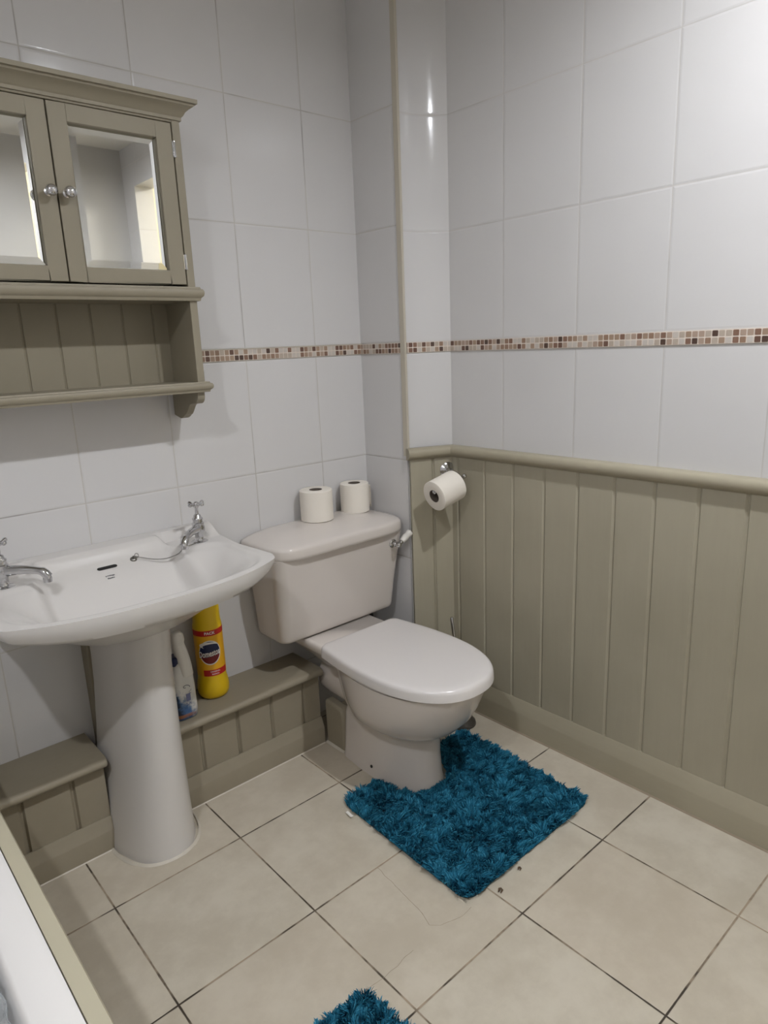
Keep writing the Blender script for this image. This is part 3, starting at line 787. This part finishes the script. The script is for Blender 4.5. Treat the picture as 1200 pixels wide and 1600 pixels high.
am.lathe([(0.0068, 0.036), (0.0082, 0.040), (0.0085, 0.046), (0.006, 0.0495), (0.001, 0.051)], armc, axd, 20)
am.build('arm', M_chrome, hold, smooth=60)
fn = MB(); fn.sphere(kn+axd*0.002, 0.0085, 18); fn.lathe([(0.0045, 0.006), (0.0045, 0.03)], kn, axd, 14); fn.build('finial', M_chrome, hold, smooth=60)
rl_ = empty('toilet_roll', RCc, 'white toilet roll hanging on the chrome holder above the panelling', 'toilet roll', 'toilet rolls')
R, H, r = 0.0485, 0.096, 0.0205
m = MB(); m.lathe([(r, -H/2+0.0008), (R-0.003, -H/2), (R, -H/2+0.002), (R, H/2-0.002), (R-0.003, H/2), (r, H/2-0.0008)], RCc, axd, 56, False, False); m.build('paper', M_paper, rl_, smooth=40)
q = MB(); q.lathe([(r, -H/2+0.001), (r, H/2-0.001), (r-0.0012, H/2-0.001), (r-0.0012, -H/2+0.001), (r, -H/2+0.001)], RCc, axd, 36, False, False); o = q.build('core_tube', M_card, rl_, smooth=40); o['label'] = 'grey cardboard core'

# ------------------------------------------------------------------ bottles on the ledge
def wrap(vs, cx, cy, rad, ang0, zc, lift=0.0006):
    out = []
    for v in vs:
        a_ = ang0 + v.x/rad
        out.append(Vector((cx+(rad+lift)*math.cos(a_), cy+(rad+lift)*math.sin(a_), zc+v.y)))
    return out
def patch(w, h, n=24):
    vs = []; fs = []
    for i in range(n+1):
        x = -w/2+w*i/n; vs += [Vector((x, -h/2, 0)), Vector((x, h/2, 0))]
    for i in range(n): fs.append((2*i, 2*i+2, 2*i+3, 2*i+1))
    return vs, fs
def ellipse(a, b, n=40, lo=0, hi=2*PI):
    vs = [Vector((0, 0, 0))]; fs = []
    for i in range(n+1):
        t = lo+(hi-lo)*i/n; vs.append(Vector((a*math.cos(t), b*math.sin(t), 0)))
    for i in range(1, n+1): fs.append((0, i, i+1))
    return vs, fs
def dense(vs, fs):
    bm = bmesh.new(); vv = [bm.verts.new(v) for v in vs]
    for f in fs:
        try: bm.faces.new([vv[i] for i in f])
        except ValueError: pass
    bmesh.ops.triangulate(bm, faces=bm.faces)
    for _ in range(2):
        es = [e_ for e_ in bm.edges if e_.calc_length() > 0.004]
        if not es: break
        bmesh.ops.subdivide_edges(bm, edges=es, cuts=1)
    bmesh.ops.triangulate(bm, faces=bm.faces)
    bm.verts.index_update(); r_ = [v.co.copy() for v in bm.verts], [tuple(v.index for v in f.verts) for f in bm.faces]; bm.free(); return r_
Bc = Vector((0.443, -0.030, 0.2605)); Rb = 0.041
yb_ = empty('bleach_bottle', Bc, 'yellow bleach bottle with red bands standing on the ledge below the basin', 'bottle')
m = MB(); m.lathe([(0.034, 0), (0.040, 0.003), (0.0445, 0.012), (0.046, 0.028), (0.0445, 0.045), (0.0415, 0.058), (Rb, 0.066), (Rb, 0.222), (0.0395, 0.228), (0.0385, 0.240), (0.038, 0.285), (0.033, 0.300), (0.022, 0.308), (0.018, 0.312)], Bc, (0,0,1), 48)
m.build('body', M_yellow, yb_, smooth=50)
m = MB(); m.lathe([(0.019, 0.3115), (0.0195, 0.313), (0.019, 0.334), (0.016, 0.338)], Bc, (0,0,1), 32); o = m.build('cap', M_red, yb_, smooth=40); o['label'] = 'red screw cap'
cang = math.atan2(-1.7576-Bc.y, -0.3743-Bc.x)+0.10
lb = MB(); vs, fs = patch(0.19, 0.142, 60); lb.add(wrap(vs, Bc.x, Bc.y, Rb, cang, Bc.z+0.145, 0.0004), fs); lbo = lb.build('label', M_ylabel, yb_, smooth=60)
pm = MB()
def put(vf, dx, zc, mi, lift): 
    vs, fs = vf; pm.cur = mi; pm.add(wrap([v+Vector((dx, 0, 0)) for v in vs], Bc.x, Bc.y, Rb, cang, Bc.z+zc, lift), fs)
put(patch(0.12, 0.0165, 40), 0.0, 0.206, 0, 0.0008)
put(patch(0.075, 0.019, 40), 0.010, 0.084, 0, 0.0008)
put(dense(*ellipse(0.0315, 0.0375)), -0.004, 0.147, 3, 0.0007)
put(dense(*ellipse(0.0295, 0.0345, 40, 0.0, PI)), -0.004, 0.147, 1, 0.0009)
put(dense(*ellipse(0.0290, 0.0340, 40, PI, 2*PI)), -0.004, 0.147, 2, 0.0009)
put(dense(*ellipse(0.0255, 0.0095)), -0.007, 0.170, 3, 0.0010)
put(dense(*ellipse(0.0220, 0.0075)), -0.001, 0.166, 1, 0.0011)
tv, tf = text_mesh('Domestos', 0.0180, 0, 0.0004); tv = [Vector((v.x*0.80, v.y*1.45+0.10*v.x, 0)) for v in tv]
bv, bf = text_mesh('Domestos', 0.0180, 0, 0.0013); bv = [Vector((v.x*0.80, v.y*1.45+0.10*v.x, 0)) for v in bv]
put((bv, bf), -0.006, 0.144, 1, 0.0012); put((tv, tf), -0.006, 0.144, 3, 0.0016)
t2, f2 = text_mesh('PACK', 0.0115, 0, 0.0003); put((t2, f2), 0.0, 0.206, 3, 0.0014)
t3, f3 = text_mesh('ORIGINAL', 0.0062, 0, 0.0001); put((t3, f3), 0.006, 0.088, 3, 0.0013)
t4, f4 = text_mesh('BLEACH', 0.0056, 0, 0.0001); put((t4, f4), 0.006, 0.080, 3, 0.0013)
pm.build('printing', [M_red, M_navy, M_maroon, M_wprint], lbo)

# spray bottle, half hidden by the pedestal
def spray_mat():
    m = NB('spray_label'); co = m.coord(); x, y, z = m.sep(co)
    n = m.noise(co, 55.0, 4.0, 0.65)
    ang = m.math('ADD', m.math('MULTIPLY', x, -18.0), m.math('MULTIPLY', m.math('SUBTRACT', n, 0.5), 1.6))
    up = m.smooth(z, 0.02, 0.125, 0.35, -0.75)
    f = m.smooth(m.math('ADD', ang, up), -0.30, 0.42)
    c = m.mix(f, rgb(214, 212, 206), rgb(60, 96, 142))
    dk = m.smooth(m.math('ADD', ang, m.math('MULTIPLY', up, 0.4)), 0.28, 0.62)
    c = m.mix(dk, c, rgb(24, 40, 64))
    band = m.math('MULTIPLY', m.smooth(z, 0.006, 0.010), m.smooth(z, 0.016, 0.020, 1.0, 0.0))
    c = m.mix(m.math('MULTIPLY', m.math('MULTIPLY', band, m.smooth(ang, -0.5, 0.1)), 0.7), c, rgb(176, 110, 56))
    m.set('Base Color', c); m.set('Roughness', 0.3); return m.m
Sc = Vector((0.322, -0.088, 0.2605))
sb_ = empty('spray_bottle', Sc, 'white and blue cleaning spray bottle between the pedestal and the yellow bottle', 'bottle')
m = MB()
def sring(z, hx, hy, dx=0): return [Sc+Vector((px+dx, py, z)) for px, py in rrect(hx, hy, min(hx, hy)*0.85, 8)]
m.loft([sring(0, 0.030, 0.021), sring(0.003, 0.034, 0.025), sring(0.02, 0.036, 0.027), (sring(0.09, 0.0345, 0.026)), sring(0.125, 0.032, 0.025), sring(0.135, 0.028, 0.023), sring(0.150, 0.022, 0.02), sring(0.165, 0.017, 0.017)])
m.build('body', spray_mat(), sb_, smooth=50)
m = MB(); m.lathe([(0.0175, 0.158), (0.0185, 0.160), (0.0185, 0.180), (0.0155, 0.183)], Sc+Vector((-0.008, 0.004, 0)), (0,0,1), 28); o = m.build('collar', M_navy, sb_, smooth=40); o['label'] = 'dark blue collar'
m = MB(); tring = lambda z, hx, hy, dx, dy: [Sc+Vector((px+dx, py+dy, z)) for px, py in rrect(hx, hy, min(hx, hy)*0.85, 8)]
m.loft([tring(0.122, 0.015, 0.011, 0.012, -0.014), tring(0.128, 0.018, 0.014, 0.012, -0.014), tring(0.16, 0.0185, 0.016, 0.010, -0.010), tring(0.19, 0.018, 0.0155, 0.007, -0.005), tring(0.212, 0.0165, 0.0145, 0.004, 0.0), tring(0.218, 0.0155, 0.014, 0.004, 0.0), tring(0.224, 0.0175, 0.015, 0.004, 0.0), tring(0.243, 0.0165, 0.0145, 0.003, 0.0), tring(0.250, 0.011, 0.011, 0.002, 0.0)])
m.build('trigger_head', M_wplastic, sb_, smooth=60)
pm = MB(); a0 = math.atan2(-1.67, -0.69)+0.55
def sput(vf, u, zc, mi):
    vs, fs = vf; pm.cur = mi; out = []
    for v in vs:
        a_ = a0+(u+v.x)/0.030; hx, hy = 0.0360, 0.0270
        # project onto the rounded body (superellipse ~ rounded rect)
        c_, s_ = math.cos(a_), math.sin(a_); n_ = 2.3; k_ = (abs(c_/hx)**n_+abs(s_/hy)**n_)**(-1/n_)
        out.append(Sc+Vector(((k_+0.0006)*c_, (k_+0.0006)*s_, zc+v.y)))
    pm.add(out, fs)
sput(dense(*patch(0.014, 0.022, 6)), 0.0, 0.066, 0)
def squig(pts, w=0.0011):
    vs = []; fs = []
    for i, p in enumerate(pts):
        a_ = Vector(pts[max(i-1, 0)]+(0,)); b_ = Vector(pts[min(i+1, len(pts)-1)]+(0,)); t = (b_-a_).normalized(); nn = Vector((-t.y, t.x, 0))*w/2
        P = Vector(p+(0,)); vs += [P+nn, P-nn]
    for i in range(len(pts)-1): fs.append((2*i, 2*i+1, 2*i+3, 2*i+2))
    return vs, fs
sput(squig([(0.006+0.006*math.sin(t*0.7)+0.003*math.sin(t*1.9), -0.03+0.0035*t) for t in range(0, 20)]), 0.006, 0.055, 1)
sput(squig([(0.005*math.cos(t*0.5), 0.007*math.sin(t*0.5)) for t in range(0, 13)]), 0.012, 0.026, 1)
sput(squig([(0.010*math.cos(t*0.4), 0.006*math.sin(t*0.4)+0.002*t/3) for t in range(0, 12)], 0.0016), -0.002, 0.094, 1)
sput(squig([(-0.010+0.0022*t, 0.003*math.sin(t*1.3)) for t in range(0, 9)], 0.0018), 0.0, 0.047, 0)
pm.build('printing', [plain('mauve_print', rgb(112, 116, 150), 0.4), M_navy], sb_)

# ------------------------------------------------------------------ toilet brush behind the toilet
tb = empty('toilet_brush', (1.172, -0.352, 0), 'toilet brush with steel handle in a dark pot, standing behind the toilet by the panelling', 'toilet brush')
BP = Vector((1.150, -0.372, 0.0005))
m = MB(); m.lathe([(0.044, 0), (0.046, 0.003), (0.044, 0.012), (0.036, 0.020), (0.030, 0.05), (0.027, 0.09), (0.024, 0.09), (0.024, 0.08), (0.001, 0.07)], BP, (0,0,1), 36); m.build('pot', M_brushpot, tb, smooth=50)
m = MB(); top_ = Vector((1.146, -0.336, 0.372)); m.tube([BP+Vector((0, 0, 0.09)), lerp(BP+Vector((0,0,0.09)), top_, 0.5), top_-Vector((0,0,0.003)), top_], [0.0055, 0.0055, 0.0055, 0.004], 14); o = m.build('handle', M_chrome, tb, smooth=50); o['label'] = 'slim steel handle'

# ------------------------------------------------------------------ bathtub (left edge of the photo)
bt = empty('bathtub', (-0.58, -0.8, 0), 'white bathtub with sage edged side panel at the lower left', 'bathtub')
BX0, BX1, BY1_, BZ = XL+0.001, -0.241, -1.68, 0.52
m = MB()
def bring(z, x0, x1, y0, y1, r): return [Vector((px, py, z)) for px, py in rrect((x1-x0)/2, (y1-y0)/2, r, 8, ((x0+x1)/2, (y0+y1)/2))]
m.loft([bring(0.48, BX0, BX1, BY1_, WB-0.001, 0.004), bring(BZ-0.004, BX0, BX1, BY1_, WB-0.001, 0.004), bring(BZ, BX0+0.003, BX1-0.0012, BY1_+0.003, WB-0.004, 0.006),
        bring(BZ+0.0005, BX0+0.035, BX1-0.046, BY1_+0.06, -0.05, 0.09), bring(BZ-0.004, BX0+0.040, BX1-0.0505, BY1_+0.066, -0.056, 0.09), bring(BZ-0.012, BX0+0.043, BX1-0.0535, BY1_+0.07, -0.06, 0.09), bring(BZ-0.03, BX0+0.046, BX1-0.056, BY1_+0.08, -0.07, 0.09),
        bring(0.22, BX0+0.085, BX1-0.10, BY1_+0.14, -0.14, 0.10), bring(0.17, BX0+0.13, BX1-0.15, BY1_+0.2, -0.2, 0.08)], cap0=False)
m.build('tub', M_bath, bt, smooth=50)
boarding((-0.2405, WB-0.001, 0), (-0.2405, BY1_, 0), (1, 0, 0), [0.11*k_ for k_ in range(1, 15)], 0.001, 0.50, 0.015).build('side_panel', M_paint, bt)
m = MB(); m.prism([(0.0, 0.497), (0.022, 0.497), (0.0225, 0.516), (0.020, 0.5205), (0.0, 0.5208)], (-0.2405, WB-0.001, 0), (-0.2405, BY1_, 0), (1, 0, 0)); o = m.build('top_rail', M_bathedge, bt, smooth=40)

# crumpled clear plastic lying in the tub
def clear_plastic():
    m = NB('clear_plastic'); m.set('Base Color', (0.80, 0.83, 0.85, 1)); m.set('Roughness', 0.06); m.set('Transmission Weight', 0.75); m.set('IOR', 1.25); m.set('Specular IOR Level', 0.8)
    return m.m
m = MB(); N = 60; vs = []; fs = []
for i in range(N+1):
    for j in range(N+1):
        a_ = i/N; b_ = j/N
        z = lerp(0.511, 0.26, a_); y = lerp(-0.82, -1.36, b_)
        wall = lerp(-0.2975, -0.339, min(1, (0.49-z)/0.27)) if z < 0.49 else -0.2945
        fold = abs(noise.noise(Vector((y*26+z*8, z*14, 2.0))))*0.030+abs(noise.noise(Vector((y*60, z*50, 6.0))))*0.012+noise.noise(Vector((y*120, z*110, 9.0)))*0.003
        vs.append(Vector((wall-0.0035-max(0.0, fold)*min(1, 0.35+a_*5), y+noise.noise(Vector((y*20, z*20, 4.0)))*0.012, z+noise.noise(Vector((y*22, z*10, 8.0)))*0.010*min(1, a_*6))))
for i in range(N):
    for j in range(N): fs.append((i*(N+1)+j, (i+1)*(N+1)+j, (i+1)*(N+1)+j+1, i*(N+1)+j+1))
o = m.add(vs, fs).build('plastic_sheet', clear_plastic(), None, smooth=80)
sm = o.modifiers.new('thick', 'SOLIDIFY'); sm.thickness = 0.0012
tag(o, 'crumpled clear plastic sheet hanging inside the bathtub at the photo corner', 'plastic sheet')

# ------------------------------------------------------------------ shaggy rugs
def pile_mat(name, c0, c1, c2):
    m = NB(name); g = m.new('ShaderNodeNewGeometry'); co = m.coord()
    r = g.outputs['Random Per Island']; n = m.noise(co, 16.0, 3.0)
    f = m.math('ADD', m.math('MULTIPLY', r, 0.7), m.math('MULTIPLY', n, 0.3))
    c = m.mix(m.smooth(f, 0.1, 0.6), c0, c1); c = m.mix(m.smooth(f, 0.55, 0.95), c, c2)
    m.set('Base Color', c); m.set('Roughness', 0.75); m.set('Specular IOR Level', 0.08)
    return m.m
M_pile = pile_mat('teal_pile', rgb(26, 84, 110), rgb(42, 116, 146), rgb(72, 150, 176))
M_back = plain('rug_backing', rgb(24, 60, 76), 0.9)
def rug(name, outline_sd, bounds, label, base_pts, density, seed):
    rnd = random.Random(seed)
    x0, x1, y0, y1 = bounds
    e = empty(name, ((x0+x1)/2, (y0+y1)/2, 0), label, 'rug')
    bk = MB(); bk.loft([[Vector((x, y, z)) for x, y in base_pts] for z in (0.0008, 0.006)]); bk.build('backing', M_back, e)
    pl = MB(); n = int((x1-x0)*(y1-y0)*density)
    V = pl.v; F = pl.f
    for _ in range(n):
        x = rnd.uniform(x0, x1); y = rnd.uniform(y0, y1); s_ = outline_sd(x, y)
        if s_ < 0.002: continue
        # clumped lean: low-frequency flow + row structure
        fx = noise.noise(Vector((x*14, y*14, seed)))+1.5*noise.noise(Vector((x*48, y*48, seed+3))); fy = noise.noise(Vector((x*14, y*14, seed+9)))+1.5*noise.noise(Vector((x*48, y*48, seed+5)))
        e_ = 0.004
        gx = (outline_sd(x+e_, y)-outline_sd(x-e_, y)); gy = (outline_sd(x, y+e_)-outline_sd(x, y-e_)); gl = math.hypot(gx, gy)+1e-9
        out = 1-smoothstep(0.0, 0.018, s_)
        lx = fx*1.3+rnd.gauss(0, 0.22)-gx/gl*out*0.7; ly = fy*1.3-0.25+rnd.gauss(0, 0.22)-gy/gl*out*0.7
        row = 0.5+0.5*math.sin(y*165+noise.noise(Vector((x*5, y*5, 1)))*5)
        h = rnd.uniform(0.016, 0.026)*(0.62+0.38*row)*(1-0.25*out)
        L = math.hypot(lx, ly); mx = 1.1
        if L > mx: lx *= mx/L; ly *= mx/L
        w = rnd.uniform(0.0018, 0.0032); a_ = rnd.uniform(0, PI); wx, wy = math.cos(a_)*w/2, math.sin(a_)*w/2
        k0 = len(V)
        for t, ww in ((0.0, 0.8), (0.4, 1.15), (0.75, 1.0), (1.0, 0.45)):
            cx_ = x+lx*h*t*t*0.75; cy_ = y+ly*h*t*t*0.75; cz_ = 0.004+h*(t-0.22*t*t*min(1, L))
            V.append(Vector((cx_-wx*ww, cy_-wy*ww, cz_))); V.append(Vector((cx_+wx*ww, cy_+wy*ww, cz_)))
        for q_ in range(3):
            F.append((k0+2*q_, k0+2*q_+1, k0+2*q_+3, k0+2*q_+2)); pl.mi.append(0)
    off = e.location
    o = mesh_obj('pile', [v-off for v in pl.v], pl.f, M_pile, e, smooth=True)
    o['kind'] = 'stuff'; return e
def sd_rrect(x, y, cx, cy, hx, hy, r):
    qx = abs(x-cx)-hx+r; qy = abs(y-cy)-hy+r
    return -(math.hypot(max(qx, 0), max(qy, 0))+min(max(qx, qy), 0)-r)
RX0, RX1, RY0, RY1 = 0.596, 1.104, -0.890, -0.405
def sd_toilet_rug(x, y):
    x2 = x-(y-RY0)*0.03+0.006
    a_ = sd_rrect(x2, y, (RX0+RX1)/2, (RY0+RY1)/2, (RX1-RX0)/2, (RY1-RY0)/2, 0.035)
    # U cut round the pan foot
    cx = 0.840; cy = -0.460; R_ = 0.094
    d_ = math.hypot(x-cx, y-cy)-R_ if y < cy else abs(x-cx)-R_
    return min(a_, d_)
def outline_pts():
    ps = []
    def skew(x, y): return (x+(y-RY0)*0.03-0.006, y)
    base = rrect((RX1-RX0)/2-0.004, (RY1-RY0)/2-0.004, 0.033, 6, ((RX0+RX1)/2, (RY0+RY1)/2))
    # rrect goes: +x+y corner, -x+y corner, ...; insert the U between the first two corners
    c1 = base[:7]; rest = base[7:]
    U = [(0.842+0.099*math.cos(t), -0.460+0.099*math.sin(t)) for t in [-PI*k_/20 for k_ in range(0, 21)]]
    yt = RY1-0.004
    U = [(0.941, yt)]+U+[(0.743, yt)]
    return [skew(*p) for p in c1]+U+[skew(*p) for p in rest]
rug('pedestal_rug', sd_toilet_rug, (RX0-0.01, RX1+0.03, RY0-0.005, RY1+0.005), 'shaggy teal blue U-shaped rug fitted around the toilet foot', outline_pts(), 270000, 3)
MX0, MX1, MY0, MY1 = -0.20, 0.290, -1.55, -0.885
def sd_mat(x, y): return sd_rrect(x, y, (MX0+MX1)/2, (MY0+MY1)/2, (MX1-MX0)/2, (MY1-MY0)/2, 0.035)
rug('bath_mat', sd_mat, (MX0, MX1, MY0, MY1), 'shaggy teal blue bath mat, only one corner showing at the bottom edge', rrect((MX1-MX0)/2-0.004, (MY1-MY0)/2-0.004, 0.033, 6, ((MX0+MX1)/2, (MY0+MY1)/2)), 200000, 11)
m = MB(); m.loft([[Vector((x, y, z)) for x, y in ((0.594, -0.452), (0.586, -0.452), (0.584, -0.478), (0.592, -0.478))] for z in (0.004, 0.006)])
rt = m.build('care_label', M_wprint, bpy.data.objects['pedestal_rug'])

# floor: repair crack and lint
ck = MB()
def strip(pts, w, seed):
    P = []
    for a_, b_ in zip(pts[:-1], pts[1:]):
        a_ = Vector(a_+(0,)); b_ = Vector(b_+(0,)); n = max(2, int((b_-a_).length/0.008))
        for k_ in range(n): P.append(lerp(a_, b_, k_/n))
    P.append(Vector(pts[-1]+(0,)))
    P = [p+Vector((noise.noise(Vector((i*0.35, seed, 0))), noise.noise(Vector((i*0.35, seed+5, 0))), 0))*0.003 for i, p in enumerate(P)]
    vs = []; fs = []
    for i, p in enumerate(P):
        t = (P[min(i+1, len(P)-1)]-P[max(i-1, 0)]).normalized(); nn = Vector((-t.y, t.x, 0))*w*(0.45+0.55*abs(noise.noise(Vector((i*0.5, seed+9, 0)))))
        vs += [p+nn+Vector((0,0,0.0004)), p-nn+Vector((0,0,0.0004))]
    for i in range(len(P)-1): fs.append((2*i, 2*i+1, 2*i+3, 2*i+2))
    ck.add(vs, fs)
strip([(0.518, -0.660), (0.508, -0.760), (0.500, -0.835), (0.488, -0.868)], 0.0011, 1)
strip([(0.488, -0.868), (0.505, -0.886), (0.557, -0.902), (0.590, -0.901)], 0.0008, 2)
strip([(0.280, -0.889), (0.335, -0.895), (0.420, -0.889)], 0.0009, 3)
o = ck.build('crack', M_crack, bpy.data.objects['floor'])
def bit(x, y, s_, label):
    m = MB(); pts = [Vector((0,0,0)), Vector((s_*0.8, s_*0.2, s_*0.25)), Vector((s_*1.3, s_*0.9, s_*0.1)), Vector((s_*0.4, s_*0.8, s_*0.45)), Vector((-s_*0.4, s_*0.5, s_*0.15))]
    m.tube([p+Vector((x, y, 0.0018)) for p in pts], [s_*0.16, s_*0.3, s_*0.12, s_*0.32, s_*0.08], 7)
    tag(m.build('lint', M_bit, None, smooth=60), label, 'lint')
bit(0.757, -0.909, 0.007, 'greyish bit of lint on the tiles near the rug, farther from the bottom edge')
bit(0.670, -0.921, 0.009, 'brown bit of lint on the tiles touching the front corner of the rug')

# ------------------------------------------------------------------ two flush ceiling downlights
def glow(name, col, st):
    m = NB(name); m.set('Base Color', (0.9, 0.9, 0.9, 1)); m.set('Emission Color', col); m.set('Emission Strength', st); return m.m
def downlight(x, y, strength, label):
    e = empty('ceiling_downlight', (x, y, ZC), label, 'lamp')
    m = MB(); m.lathe([(0.055, 0), (0.055, 0.004), (0.036, 0.006), (0.034, 0.0095), (0.031, 0.0105), (0.031, 0.0)], (x, y, ZC), (0,0,-1), 36); m.build('trim_ring', M_chrome, e, smooth=50)
    m = MB(); m.lathe([(0.029, 0.0005), (0.029, 0.004), (0.022, 0.006), (0.0005, 0.007)], (x, y, ZC), (0,0,-1), 32); m.build('lens', glow('lamp_lens_glow', (0.955, 0.982, 1.03, 1), strength), e, smooth=60)
downlight(-0.78, -1.50, 2030.0, 'round ceiling downlight above the bathtub')
downlight(0.74, -1.48, 2400.0, 'round ceiling downlight above the middle of the bathroom floor')
hb = empty('hall_lamp', (1.9, -1.7, ZC), 'glowing ceiling lamp in the hallway beyond the doorway', 'lamp')
m = MB(); m.lathe([(0.10, 0), (0.10, 0.02), (0.07, 0.05), (0.001, 0.06)], (1.9, -1.7, ZC), (0,0,-1), 32); m.build('shade', glow('hall_glow', (1.0, 0.96, 0.87, 1), 120.0), hb, smooth=60)

# ------------------------------------------------------------------ world, colour
w = bpy.data.worlds.new('world'); S.world = w; w.use_nodes = True
w.node_tree.nodes['Background'].inputs[0].default_value = (0.5, 0.5, 0.5, 1); w.node_tree.nodes['Background'].inputs[1].default_value = 0.0
S.view_settings.view_transform = 'Standard'; S.view_settings.look = 'None'; S.view_settings.exposure = 0.0; S.view_settings.gamma = 1.0
S.view_settings.use_curve_mapping = False
